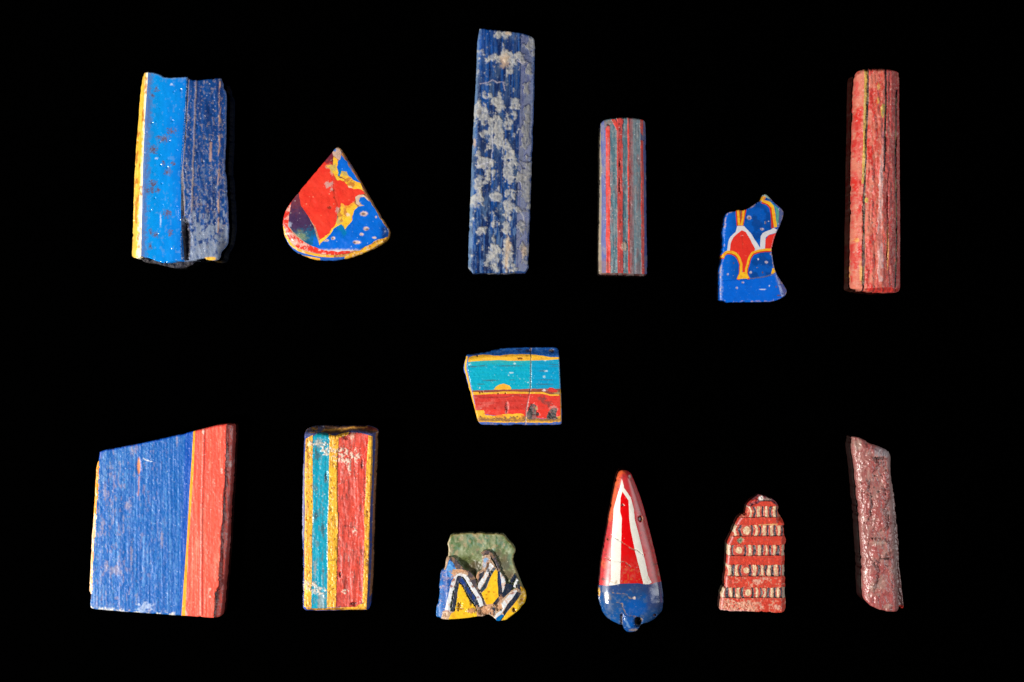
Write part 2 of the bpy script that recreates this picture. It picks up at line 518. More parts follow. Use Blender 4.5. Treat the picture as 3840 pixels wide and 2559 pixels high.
# ================================================================== 2  rounded wedge of marbled glass
TOP2 = [(700, 115), (735, 92), (770, 100), (800, 160), (860, 250), (930, 350), (1010, 488), (1075, 620), (1155, 750), (1250, 900), (1340, 1050), (1388, 1110),
        (1384, 1185), (1262, 1228), (1190, 1270), (1100, 1318), (1050, 1358), (900, 1362), (760, 1378), (620, 1366), (530, 1345), (430, 1315), (330, 1268), (210, 1170), (130, 1075),
        (118, 960), (150, 850), (180, 755), (275, 632), (480, 385), (690, 125)]
def h2(zx, zy, x, y, d, pn):
    z = 62 - 22 * ss(1180, 1500, zy + (np.abs(zx - 650) / 900) ** 2 * -120) - 14 * ss(40, 0, d) * ss(500, 900, zx) * 0
    z = z - 16 * ss(26, 0, d) * ss(900, 1350, zy)
    z += (fbm(x, y, 26, 26, 5, 3) - .5) * 2.2
    z -= 1.2 * blobs(zx, zy, [(1085, 908, 34, 22), (1110, 1095, 26, 18), (1056, 1166, 18, 12), (995, 1265, 36, 16), (698, 1214, 18, 14), (612, 1242, 22, 10), (655, 830, 24, 22), (712, 705, 14, 18), (460, 1058, 22, 16)], 2, .4)
    z -= 0.8 * linem(zx, zy, [(690, 420), (715, 640), (755, 800), (760, 940)], 22, 6)
    return z
def p2(pn, zx, zy, x, y, d):
    n = fbm(x, y, 22, 22, 41); f = fbm(x, y, 6, 6, 42, 3); dull = np.zeros(len(x)); w = (f - .5)
    if pn == 'red_field':
        c = mix(flat(x, C(238, 66, 48)), C(226, 52, 40), n)
        c = mix(c, C(96, 40, 58), ss(310, 240, zy - (zx - 640) * .35 + w * 50) * .9)
        c = mix(c, C(196, 60, 44), linem(zx, zy, [(700, 350), (715, 640), (755, 800)], 40, 10) * .5)
        c = mix(c, C(205, 170, 130), blobs(zx, zy, [(650, 320, 36, 26), (680, 380, 18, 40)], 6, 1.5) * .75)
        c = mix(c, C(200, 170, 160), blobs(zx, zy, [(640, 545, 48, 36), (680, 600, 20, 26), (760, 870, 26, 40)], 5, 1.4) * .75)
        c = mix(c, C(110, 50, 34), blobs(zx, zy, [(655, 830, 24, 20), (712, 705, 10, 14), (705, 620, 12, 12)], 5, 1.0) * .7)
        c = mix(c, C(240, 190, 150), specks(x, y, 30, .5, 1.2, 3, 44) * .6)
    elif pn == 'purple_patch':
        c = mix(flat(x, C(112, 52, 66)), C(70, 48, 84), ss(720, 980, zy + w * 140))
        c = mix(c, C(14, 92, 128), ss(1060, 1180, zy + (zx - 300) * .15 + w * 130) * .95)
        c = mix(c, C(0, 106, 176), ss(380, 470, zx + w * 90) * ss(1120, 1210, zy))
        c = mix(c, C(142, 158, 112), blob(zx, zy, 290, 1190, 75, 55, 4, .9, .5) * .7)
        c = mix(c, C(205, 190, 190), specks(x, y, 16, .45, 1.0, 2.8, 45) * .7)
        c = mix(c, C(180, 190, 215), blob(zx, zy, 150, 1045, 28, 35, 4, .9) * .6)
    elif pn == 'blue_field':
        c = mix(flat(x, C(0, 96, 200)), C(0, 108, 218), n)
        c = mix(c, C(10, 122, 168), blobs(zx, zy, [(800, 1075, 60, 50), (790, 420, 40, 50), (830, 1130, 30, 60)], 7, 1.0, .5) * .8)
        rim = blobs(zx, zy, [(1085, 908, 46, 31), (1110, 1095, 34, 24), (1056, 1166, 25, 17), (995, 1265, 48, 22), (698, 1214, 25, 19), (612, 1242, 30, 14), (1215, 1208, 26, 14), (1235, 948, 12, 14)], 2, .4)
        pit = blobs(zx, zy, [(1078, 910, 22, 14), (1122, 1102, 20, 12), (965, 1268, 18, 12), (692, 1218, 12, 9), (618, 1245, 12, 6)], 2, .4)
        c = mix(c, C(222, 190, 168), rim * .9); c = mix(c, C(92, 66, 72), pit * .8)
        c = mix(c, C(170, 205, 245), specks(x, y, 20, .45, 1.0, 2.6, 46) * .8)
        c = mix(c, C(0, 52, 122), ss(1270, 1330, zx + w * 20) * ss(1040, 1100, zy) * .8)
        c = mix(c, C(232, 220, 205), ss(1330, 1372, zy - np.abs(zx - 760) * .03 + w * 18) * .8)
    elif pn == 'yellow_vein':
        c = mix(flat(x, C(250, 200, 52)), C(240, 176, 50), n)
        c = mix(c, C(176, 160, 100), blobs(zx, zy, [(850, 400, 50, 40), (760, 990, 46, 60), (690, 330, 40, 60)], 7, 1.4) * .75)
        c = mix(c, C(176, 92, 50), blobs(zx, zy, [(880, 490, 46, 30), (930, 540, 46, 30), (850, 880, 20, 70), (770, 920, 36, 40), (800, 990, 20, 16)], 8, 1.5) * .75)
        c = mix(c, C(225, 200, 180), blobs(zx, zy, [(905, 575, 30, 12), (880, 920, 24, 20)], 8, 1.1) * .8)
        c = mix(c, C(232, 130, 44), linem(zx, zy, [(790, 790), (880, 810), (965, 750)], 46, 6) * .6)
    elif pn == 'white_swirl':
        c = mix(flat(x, C(226, 204, 184)), C(196, 160, 130), n)
    elif pn == 'tip':
        c = mix(flat(x, C(168, 148, 132)), C(206, 168, 150), n)
        c = mix(c, C(70, 120, 190), blob(zx, zy, 715, 110, 26, 22, 3)); c = mix(c, C(232, 160, 70), ss(70, 110, zx - 690 + (110 - zy) * .6 + w * 20) * .7)
    elif pn == 'red_rim':
        c = mix(flat(x, C(232, 62, 46)), C(205, 48, 40), n)
        c = mix(c, C(246, 196, 180), blobs(zx, zy, [(190, 1160, 50, 24), (200, 1260, 60, 40), (140, 860, 26, 26), (330, 1290, 60, 20)], 9, 1.2, .5) * .75)  # pale lower-left rim highlights painted over the red
        c = mix(c, C(238, 214, 200), ss(.7, .8, f) * .6)
    elif pn == 'yellow_rim':
        c = mix(flat(x, C(250, 196, 60)), C(226, 150, 44), n)
        c = mix(c, C(150, 82, 40), ss(.56, .74, fbm(x, y, 14, 6, 47)) * ss(800, 1000, zx) * .8)
        c = mix(c, C(236, 214, 186), ss(.66, .8, f) * .6)
    elif pn == 'blue_rim':
        c = mix(flat(x, C(24, 84, 176)), C(60, 110, 190), n)
    else:
        c = mix(flat(x, C(120, 70, 50)), C(196, 132, 70), n)
        c = mix(c, C(86, 92, 130), ss(.6, .75, fbm(x, y, 8, 30, 48)) * .8)
        c = mix(c, C(232, 180, 96), ss(700, 800, zy) * ss(.4, .6, f) * .5)
        c = mix(c, C(214, 166, 140), ss(700, 300, zx) * .6)
    return c, dull
build("glass_inlay", "fan-shaped glass inlay marbled red, yellow and blue with a rounded lower rim", "glass inlay", (1040, 530, 3.336),
      [(752, 70), (785, 88), (830, 160), (900, 260), (980, 390), (1050, 520), (1130, 660), (1230, 840), (1320, 980), (1385, 1085), (1399, 1130), (1392, 1180),
       (1370, 1220), (1330, 1260), (1240, 1310), (1130, 1365), (1020, 1410), (900, 1450), (760, 1480), (620, 1490), (500, 1482), (380, 1455), (280, 1415),
       (200, 1370), (140, 1300), (95, 1220), (70, 1120), (65, 1010), (80, 930), (110, 850), (170, 760), (270, 630), (380, 500), (480, 380), (580, 260), (690, 130), (720, 90)], 62,
      [('blue_rim', 'glossy', [(60, 1120), (100, 1200), (180, 1330), (260, 1370), (420, 1420), (560, 1440), (740, 1450), (850, 1440), (860, 1500), (560, 1510), (300, 1440), (120, 1320)], .5),
       ('yellow_rim', 'polished', stroke([(78, 1060), (100, 1180), (170, 1300), (260, 1362), (380, 1400), (540, 1432), (700, 1440)], 26), .8),
       ('yellow_rim', 'polished', [(220, 1385), (320, 1425), (420, 1442), (520, 1458), (520, 1482), (430, 1474), (310, 1440)], .8),
       ('yellow_rim', 'worn', [(820, 1460), (850, 1420), (940, 1385), (1060, 1350), (1110, 1310), (1250, 1235), (1400, 1180), (1400, 1240), (1130, 1380), (900, 1470)], 1.2),
       ('red_rim', 'glossy', [(170, 740), (120, 850), (60, 920), (60, 1010), (100, 1130), (160, 1260), (250, 1335), (400, 1378), (540, 1408), (720, 1420), (860, 1405), (960, 1370), (760, 1375), (430, 1310), (300, 1240), (200, 1160), (130, 1060), (160, 880), (200, 740)], .8),
       ('red_field', 'polished', [(690, 118), (560, 275), (480, 370), (380, 490), (265, 620), (150, 770), (180, 770), (268, 650), (290, 800), (380, 930), (480, 1080), (540, 1260), (640, 1160), (740, 1040), (745, 920), (795, 785), (880, 812), (965, 755), (985, 690), (1095, 655), (1062, 615), (900, 572), (830, 492), (730, 482), (700, 400), (690, 300), (705, 200)]),
       ('purple_patch', 'polished', [(268, 640), (290, 800), (380, 930), (450, 1050), (515, 1255), (500, 1330), (430, 1315), (330, 1255), (200, 1135), (140, 1060), (150, 900), (175, 760)], 1.5),
       ('yellow_vein', 'worn', [(795, 785), (880, 805), (960, 758), (985, 800), (1005, 830), (945, 930), (935, 1000), (885, 1060), (850, 1110), (830, 1055), (790, 1045), (640, 1180), (520, 1305), (540, 1240), (640, 1150), (720, 1060), (755, 980), (740, 920), (790, 870)], 4),
       ('yellow_vein', 'worn', [(705, 200), (730, 215), (765, 255), (742, 330), (765, 440), (795, 475), (850, 480), (780, 440), (800, 370), (870, 385), (905, 445), (965, 490), (1030, 525), (1075, 620), (960, 590), (900, 578), (835, 505), (735, 482), (705, 400), (610, 310), (660, 290), (700, 300)], 4),
       ('blue_field', 'polished', [(790, 165), (830, 210), (920, 345), (1012, 488), (1035, 530), (960, 492), (905, 448), (868, 385), (805, 368), (785, 440), (762, 425), (745, 330), (772, 240)], 3.2),
       ('blue_field', 'polished', [(1030, 705), (1090, 688), (1158, 752), (1250, 905), (1342, 1052), (1390, 1112), (1384, 1190), (1262, 1230), (1190, 1270), (1100, 1320), (1020, 1360), (900, 1364), (760, 1380), (600, 1366), (500, 1340), (430, 1310), (460, 1200), (515, 1250), (525, 1305), (640, 1185), (720, 1085), (800, 1042), (850, 1105), (890, 1045), (940, 985), (960, 880), (1010, 825), (1065, 805), (1025, 765)], 2.6),
       ('white_swirl', 'worn', [(975, 700), (1020, 672), (1080, 672), (1130, 715), (1150, 755), (1090, 700), (1040, 705), (1018, 750), (1040, 790), (1090, 805), (1030, 815), (985, 780)], 1),
       ('tip', 'worn', [(690, 130), (720, 80), (800, 80), (800, 150), (785, 240), (740, 215), (700, 180)], 1.5)],
      h2, p2, base='edge', base_finish='worn', step=2.6, round_edge=5)

# ================================================================== 3  long mottled blue bar
def facet3(zx, zy): return zx - (378 - 34 * np.clip((zy - 300) / 1230, 0, 1))
def w3(zx, zy, x, y):
    b = blobs(zx, zy, [(285, 228, 105, 42), (330, 280, 45, 50), (235, 640, 72, 58), (140, 545, 55, 70), (240, 500, 38, 55), (345, 505, 26, 60), (175, 450, 36, 30), (250, 78, 36, 26), (300, 70, 24, 16),
                       (440, 150, 30, 62), (405, 670, 28, 82), (412, 418, 22, 44), (425, 290, 22, 30), (415, 560, 16, 60), (170, 860, 52, 36), (190, 930, 40, 40), (222, 1070, 34, 26), (300, 900, 32, 140), (310, 800, 24, 40),
                       (215, 1420, 48, 80), (295, 1370, 32, 90), (396, 1395, 26, 60), (405, 1000, 30, 120), (420, 920, 18, 60), (120, 990, 30, 50), (120, 1090, 30, 50), (145, 1270, 30, 20), (240, 720, 30, 50), (300, 1120, 22, 80), (285, 1260, 20, 60), (110, 810, 18, 20), (300, 1480, 40, 50), (375, 1240, 24, 40)],
              60, .9, .6, 24)
    k = ss(.60, .70, fbm(x, y, 26, 34, 63, 5)) * ss(600, 850, zy) * ss(1330, 1200, zy) * .8
    fld = .52 * fbm(x + 10 * fbm(x, y, 20, 20, 77), y, 15, 24, 64, 5) + .30 * b + .16 * k
    m = ss(.36, .50, fld) * (.62 + .38 * ss(.3, .6, fbm(x, y, 6, 8, 78, 3)))
    return m
def h3(zx, zy, x, y, d, pn):
    fct = facet3(zx, zy)
    z = 96 - np.clip(fct, 0, 200) / 1.6165 * .52
    t = (zy - 42) / 1485.0
    z = z - 14 * np.clip(1 - (zx - (115 - 57 * t)) / 24, 0, 1)
    z += (fbm(x, y, 5, 220, 65, 3) - .5) * 1.5 + (fbm(x, y, 30, 60, 66, 3) - .5) * 2.5
    z += w3(zx, zy, x, y) * (1.6 + fbm(x, y, 8, 8, 67, 3) * 2)
    return z
def p3(pn, zx, zy, x, y, d):
    st = fbm(x, y, 5, 180, 68, 4); f = fbm(x, y, 6, 8, 69, 3)
    c = mix(flat(x, C(0, 32, 80)), C(0, 70, 142), ss(.35, .75, st))
    c = mix(c, C(0, 76, 166), ss(260, 60, zx - 0 * zy) * ss(420, 60, zy) * .8)
    c = mix(c, C(26, 50, 104), ss(.55, .7, fbm(x, y, 24, 60, 70)) * .6)
    if pn == 'side_facet':
        c = mix(flat(x, C(52, 68, 132)), C(78, 88, 150), st)  # side-light sheen painted in: facet turned lilac over the blue
        c = mix(c, C(20, 80, 150), ss(14, 2, d + (f - .5) * 10) * .7)
    else:
        c = mix(c, C(92, 124, 168), ss(.5, .72, fbm(x, y, 5, 30, 71, 4)) * (.2 + .5 * ss(900, 1300, zy)))
        c = mix(c, C(120, 150, 180), ss(16, 0, zx - (115 - 57 * (zy - 42) / 1485.) - 14 * f) * .5)
    hz = fbm(x, y, 16, 46, 75, 5)
    c = mix(c, C(84, 112, 146), ss(.52, .8, hz) * (.34 if pn == 'front_face' else .25))
    c = mix(c, C(20, 34, 70), ss(.60, .74, fbm(x, y, 18, 50, 76, 4)) * ss(350, 600, zy) * .6)
    m = w3(zx, zy, x, y)
    g = fbm(x, y, 10, 12, 72, 4)
    c = mix(c, mix(flat(x, C(156, 160, 164)), C(204, 198, 184), g), m * .82)
    c = mix(c, C(214, 180, 140), blobs(zx, zy, [(300, 72, 18, 12), (278, 240, 26, 40), (97, 735, 8, 26), (300, 1360, 14, 50), (395, 1395, 18, 32), (290, 1450, 8, 60)], 73, 1.0, .5) * .6)
    c = mix(c, C(176, 182, 190), specks(x, y, 11, .35, .9, 2.2, 74) * .55)
    c = mix(c, C(190, 180, 190), linem(zx, zy, [(128, 380), (180, 372), (205, 355), (235, 372), (270, 368), (280, 420)], 5, 2) * .6)
    c = mix(c, C(190, 180, 190), linem(zx, zy, [(355, 240), (385, 258), (410, 245)], 6, 3) * .7)
    c = mix(c, C(190, 190, 205), linem(zx, zy, [(200, 690), (205, 780), (195, 850), (110, 880)], 6, 3) * .7)
    c = mix(c, C(210, 205, 205), linem(zx, zy, [(372, 1150), (392, 1180), (398, 1230), (360, 1250)], 6, 3) * .7)
    c = mix(c, C(100, 96, 100), blob(zx, zy, 125, 552, 14, 16, 3, .4) * .7)
    return c, .34 + m * .36
build("glass_bar", "tall dark blue glass bar mottled with pale grey weathering", "glass bar", (1720, 80, 1.6165),
      [(115, 42), (160, 45), (250, 55), (320, 62), (400, 75), (440, 85), (458, 102), (461, 130), (461, 200), (457, 450), (450, 700), (440, 900), (432, 1200), (424, 1400), (422, 1525),
       (350, 1522), (260, 1530), (150, 1525), (58, 1527), (58, 1400), (66, 1200), (75, 950), (85, 700), (93, 560), (105, 350)], 96,
      [('side_facet', 'polished', strip([(378, 20), (378, 300), (367, 700), (358, 1000), (344, 1560)], [(520, 20), (520, 1560)]), .6)],
      h3, p3, base='front_face', base_finish='worn', round_edge=4)

# ================================================================== 4  short striped rod
def bend4(zy): return 8 * np.clip((zy - 300) / 1200, -.2, 1)
S4 = [('lilac_stripe', 84, 122), ('red_stripe', 122, 160), ('teal_stripe', 160, 222), ('red_stripe', 222, 272), ('teal_stripe', 272, 318), ('red_stripe', 318, 334), ('maroon_stripe', 334, 372),
      ('grey_stripe', 372, 438), ('red_stripe', 438, 466), ('blue_stripe', 466, 530)]
def reg4():
    r = []
    ys = np.linspace(40, 1530, 26)
    for i, (nm, a, b) in enumerate(S4):
        jit = lambda q, s: [(q + bend4(v) * (q / 300.) + 7 * (fbm(np.array([v]), np.array([q * 3.]), 130, 50, s, 3)[0] - .5), v) for v in ys]
        r.append((nm, 'worn', strip(jit(a, int(a)), jit(b, int(b))), .8))
    r.append(('teal_stripe', 'worn', [(100, 40), (180, 40), (170, 150), (150, 130), (128, 150), (115, 180)], .8))
    r.append(('red_stripe', 'worn', [(170, 85), (205, 82), (240, 150), (262, 82), (285, 78), (262, 200), (235, 210)], 1))
    r.append(('blue_stripe', 'worn', [(438, 200), (440, 268), (470, 270), (500, 180), (500, 270)], .6))
    r.append(('end_face', 'worn', [(60, 1487), (120, 1480), (280, 1486), (430, 1494), (520, 1490), (520, 1530), (40, 1530)], .6))
    return r
def h4(zx, zy, x, y, d, pn):
    u = np.clip((zx - 282 - bend4(zy) * .5) / 216, -1, 1)
    z = 58 + 48 * np.sqrt(np.maximum(1 - np.abs(u) ** 2.6, 0))
    z += (fbm(x, y, 8, 110, 81, 3) - .5) * 4 + (fbm(x, y, 12, 20, 82, 3) - .5) * 2.5
    z = np.where(pn == 'red_stripe', z + 2.2, z)
    z -= 6 * blobs(zx, zy, [(246, 490, 8, 30), (246, 690, 8, 60), (150, 130, 14, 10), (455, 268, 16, 8)], 83, .8)
    z += 4 * blob(zx, zy, 288, 1245, 28, 50, 84)
    z = z - 20 * ss(1488, 1510, zy)
    return z
def p4(pn, zx, zy, x, y, d):
    st = fbm(x, y, 7, 90, 85, 4); f = fbm(x, y, 6, 9, 86, 3); dust = ss(.5, .75, fbm(x, y, 10, 22, 87, 4))
    cols = {'beige_edge': (176, 156, 132), 'lilac_stripe': (116, 116, 160), 'red_stripe': (226, 72, 62), 'teal_stripe': (86, 118, 130), 'maroon_stripe': (158, 74, 76), 'grey_stripe': (120, 134, 142), 'blue_stripe': (84, 92, 140), 'end_face': (120, 66, 62)}
    alt = {'beige_edge': (140, 140, 120), 'lilac_stripe': (84, 96, 160), 'red_stripe': (206, 58, 52), 'teal_stripe': (66, 104, 120), 'maroon_stripe': (140, 104, 108), 'grey_stripe': (98, 128, 142), 'blue_stripe': (60, 78, 146), 'end_face': (70, 52, 50)}
    c = mix(flat(x, C(*cols[pn])), C(*alt[pn]), st)
    c = mix(c, C(150, 142, 142), dust * (.28 if pn == 'red_stripe' else .42))
    if pn == 'red_stripe':
        c = mix(c, C(158, 66, 66), ss(215, 240, zx) * ss(330, 290, zx) * (.35 + .3 * st))
        c = mix(c, C(70, 40, 38), linem(zx, zy, [(247, 120), (247, 700), (255, 1150)], 12, 5) * ss(.45, .6, f) * .8)
    if pn == 'maroon_stripe': c = mix(c, C(126, 122, 130), ss(345, 375, zx + (f - .5) * 20) * .7)
    if pn in ('teal_stripe', 'grey_stripe'):
        c = mix(c, C(150, 84, 84), ss(.66, .8, fbm(x, y, 12, 60, 89)) * .4)
        c = mix(c, C(170, 168, 160), ss(.62, .8, fbm(x, y, 5, 14, 90)) * .35)
    c = mix(c, C(178, 160, 140), blob(zx, zy, 288, 1245, 26, 46, 84) * .85)
    c = mix(c, C(140, 110, 96), blob(zx, zy, 110, 1420, 50, 60, 91, 1.2, .5) * .5)
    c = mix(c, C(120, 90, 70), blob(zx, zy, 160, 105, 40, 20, 92, 1.2, .5) * .6)
    c = mix(c, C(232, 226, 222), specks(x, y, 20, .4, 1.0, 2.6, 93) * .75)
    return c, .45 + .2 * dust
build("glass_rod", "short glass rod with lengthwise red and grey teal stripes", "glass rod", (2220, 420, 2.4500),
      [(75, 108), (95, 86), (150, 75), (280, 65), (400, 72), (470, 82), (490, 102), (495, 300), (496, 600), (500, 900), (505, 1200), (510, 1490), (490, 1510),
       (430, 1508), (280, 1502), (120, 1502), (75, 1497), (60, 1480), (62, 1200), (68, 900), (70, 600), (72, 300)], 106,
      reg4(), h4, p4, base='beige_edge', base_finish='worn', round_edge=6, rod=True, level=62, step=2.8, belly=.4)

# ================================================================== 5  curved fragment with red petals outlined in white
def h5(zx, zy, x, y, d, pn):
    z = 50 + (fbm(x, y, 22, 22, 101, 3) - .5) * 1.2
    z -= 26 * ss(865, 950, zx + (zy - 350) * .05) * ss(520, 430, zy)
    z -= 26 * ss(815, 990, zx - (zy - 1120) * .28) * ss(1080, 1150, zy)
    z -= 5 * ss(14, 0, zx - (92 + 70 * ss(1400, 350, zy)))
    z -= 2 * blobs(zx, zy, [(485, 372, 22, 20), (655, 523, 18, 12), (700, 440, 10, 22), (710, 955, 14, 16), (505, 1090, 12, 16), (592, 1025, 8, 10), (338, 838, 12, 12), (395, 610, 10, 16), (207, 1112, 10, 12), (405, 1220, 14, 12), (325, 1290, 12, 14), (290, 1130, 10, 10)], 102, .4)
    z -= 2.2 * linem(zx, zy, [(150, 1188), (330, 1180), (490, 1168), (650, 1152), (770, 1125)], 16, 3)
    return z
def p5(pn, zx, zy, x, y, d):
    n = fbm(x, y, 24, 24, 105); f = fbm(x, y, 6, 6, 106, 3); w = f - .5
    if pn in ('blue_body', 'blue_base'):
        c = mix(flat(x, C(0, 88, 186)), C(0, 70, 152), ss(.35, .7, n) * ss(200, 420, zx))
        c = mix(c, C(0, 108, 224), ss(330, 170, zx + w * 60) * .8)
        if pn == 'blue_base': c = mix(flat(x, C(0, 98, 212)), C(10, 104, 222), n)
        c = mix(c, C(100, 122, 196), ss(855, 880, zx + w * 14) * ss(520, 460, zy) * .85)  # upper bevel tinted lilac: weathering plus painted side-light sheen
        c = mix(c, C(94, 120, 198), ss(805, 835, zx - (zy - 1120) * .3 + w * 24) * ss(1090, 1130, zy) * .85)  # lower bevel likewise, weathering and painted sheen
        c = mix(c, C(140, 168, 226), ss(150, 118, zx - 40 * ss(900, 350, zy) + w * 40) * .6)
        c = mix(c, C(210, 190, 190), blobs(zx, zy, [(485, 372, 28, 26), (655, 523, 24, 15), (710, 955, 18, 18), (505, 1090, 16, 18), (405, 1220, 16, 12), (207, 1112, 12, 14), (325, 1290, 14, 14)], 102, .5) * .75)
        c = mix(c, C(110, 70, 54), blobs(zx, zy, [(490, 374, 16, 15), (650, 523, 10, 7), (698, 440, 8, 22), (592, 1025, 8, 9), (838, 1278, 8, 12), (875, 1390, 26, 10), (285, 965, 8, 12), (660, 1090, 8, 14)], 102, .5) * .8)
        c = mix(c, C(120, 110, 112), linem(zx, zy, [(480, 1172), (650, 1152), (770, 1122), (830, 1095)], 15, 6) * .7)
        c = mix(c, C(230, 236, 245), blobs(zx, zy, [(750, 1262, 9, 9), (660, 1310, 46, 5), (605, 915, 7, 14), (740, 420, 9, 7)], 103, .4) * .85)
        c = mix(c, C(110, 160, 226), specks(x, y, 15, .4, .9, 2.0, 107) * .45)
        c = mix(c, C(215, 180, 160), ss(6, 1, d + w * 8) * ss(.55, .7, fbm(x, y, 10, 10, 108)) * .7)
    elif pn == 'white_outline':
        c = mix(flat(x, C(226, 222, 226)), C(206, 206, 214), n)
    elif pn == 'red_petal':
        c = mix(flat(x, C(236, 56, 44)), C(224, 48, 40), n)
        c = mix(c, C(170, 50, 40), linem(zx, zy, [(395, 560), (395, 780)], 10, 8) * .5)
        c = mix(c, C(236, 150, 110), specks(x, y, 22, .3, .8, 2, 109) * .6)
    elif pn == 'red_fringe':
        c = mix(flat(x, C(226, 64, 32)), C(196, 50, 30), n)
    elif pn == 'yellow_line':
        c = mix(flat(x, C(250, 196, 44)), C(240, 168, 40), n)
        c = mix(c, C(224, 110, 30), ss(.64, .8, f) * .5)
        c = mix(c, C(170, 90, 60), ss(300, 250, zy) * ss(450, 430, zx) * .6)
        c = mix(c, C(206, 120, 70), blob(zx, zy, 705, 120, 40, 26, 112) * .8)
    elif pn == 'brown_core':
        c = mix(flat(x, C(170, 130, 90)), C(110, 80, 60), n)
    elif pn == 'pale_tip':
        c = mix(flat(x, C(180, 190, 176)), C(140, 170, 160), n)
    else:
        c = mix(flat(x, C(70, 156, 150)), C(96, 160, 130), n)
    return c, np.zeros(len(x))
yL = [(140, 895), (160, 845), (200, 818), (265, 822), (320, 848), (358, 905), (380, 975), (382, 1060), (372, 1110), (345, 1170)]
yR = [(790, 790), (690, 792), (590, 806), (530, 830), (492, 880), (468, 960), (448, 1040), (442, 1100), (475, 1165)]
build("glass_fragment", "small curved blue glass fragment with red petals outlined in white and yellow", "glass fragment", (2670, 710, 3.4844),
      [(690, 60), (720, 75), (760, 115), (860, 220), (940, 265), (952, 300), (935, 380), (900, 460), (860, 530), (830, 600), (800, 690), (785, 790), (790, 880), (810, 1000),
       (835, 1090), (900, 1190), (975, 1290), (988, 1330), (975, 1375), (940, 1405), (880, 1440), (800, 1465), (740, 1472), (500, 1472), (100, 1480), (105, 1350), (110, 1200),
       (105, 1060), (130, 960), (140, 900), (130, 870), (150, 780), (150, 700), (150, 560), (165, 440), (185, 340), (210, 295), (300, 290), (335, 265), (400, 280), (470, 255),
       (520, 225), (600, 170), (640, 155), (665, 110)], 50,
      [('blue_base', 'polished', [(60, 1190), (330, 1180), (490, 1167), (650, 1152), (760, 1132), (830, 1085), (1050, 1090), (1050, 1520), (60, 1520)]),
       ('red_fringe', 'polished', [(308, 285), (330, 255), (450, 255), (410, 478), (322, 478)]),
       ('yellow_line', 'polished', stroke([(338, 270), (348, 380), (356, 475)], 30)), ('yellow_line', 'polished', stroke([(415, 270), (402, 380), (385, 475)], 30)),
       ('brown_core', 'worn', stroke([(376, 270), (374, 350), (370, 400)], 26, 6)),
       ('red_fringe', 'polished', stroke([(650, 170), (720, 192), (765, 240), (782, 330), (786, 420), (790, 510)], 30)),
       ('teal_patch', 'worn', [(715, 120), (800, 195), (868, 255), (880, 330), (868, 430), (850, 480), (830, 480), (838, 350), (826, 240), (770, 180)]),
       ('pale_tip', 'worn', [(660, 50), (740, 50), (760, 130), (700, 105)]),
       ('yellow_line', 'polished', stroke([(690, 95), (660, 150), (745, 180), (795, 240), (808, 330), (814, 400), (832, 500)], 40)),
       ('white_outline', 'polished', [(195, 812), (212, 690), (243, 620), (308, 560), (332, 482), (420, 480), (502, 572), (560, 660), (628, 765), (634, 620), (662, 572), (760, 532), (802, 505), (850, 530), (835, 572), (760, 590), (700, 630), (690, 800), (560, 800)]),
       ('red_petal', 'polished', [(235, 805), (245, 700), (280, 630), (330, 582), (390, 535), (445, 562), (502, 662), (562, 782), (540, 830), (490, 880), (470, 960), (440, 1100), (400, 1100), (395, 980), (370, 900), (330, 850), (270, 822)]),
       ('red_petal', 'polished', [(693, 790), (700, 650), (742, 602), (850, 570), (820, 690), (800, 790)]),
       ('red_fringe', 'polished', stroke([(a - 6, b + 12) for a, b in yL], 42)), ('red_fringe', 'polished', stroke([(a + 8, b + 12) for a, b in yR], 34)),
       ('yellow_line', 'polished', stroke(yL, 34)), ('yellow_line', 'polished', stroke(yR, 28)),
       ('yellow_line', 'polished', [(328, 1176), (380, 1110), (398, 1085), (440, 1085), (462, 1115), (490, 1164)]),
       ('yellow_line', 'polished', [(770, 1105), (790, 1030), (812, 1035), (830, 1085), (795, 1105)])],
      h5, p5, base='blue_body', base_finish='polished', step=2.4, round_edge=4)

# ================================================================== 6  tall red rod
DK6 = [[(180, 40), (178, 300), (168, 560), (158, 900), (156, 1150), (152, 1530)], [(296, 40), (296, 340), (286, 600), (284, 720)], [(374, 180), (370, 400), (364, 620), (374, 1000), (370, 1300), (362, 1480)], [(312, 730), (308, 1000), (305, 1300)]]
def h6(zx, zy, x, y, d, pn):
    t = (zy - 50) / 1450.
    cx = 260 - 8 * t; hw = 146 + 16 * t
    u = np.clip((zx - cx) / hw, -1, 1)
    z = 68 + 66 * np.sqrt(np.maximum(1 - np.abs(u) ** 2.3, 0))
    z += (fbm(x, y, 9, 60, 121, 4) - .5) * 9 + (fbm(x, y, 7, 10, 122, 3) - .5) * 3.5
    for l, w in zip(DK6, (15, 14, 14, 9)): z -= 5 * linem(zx, zy, l, w, 4)
    z += 4 * linem(zx, zy, [(268, 520), (262, 1430)], 34, 4)
    z -= 18 * ss(1480, 1512, zy) + 12 * ss(66, 46, zy)
    return z
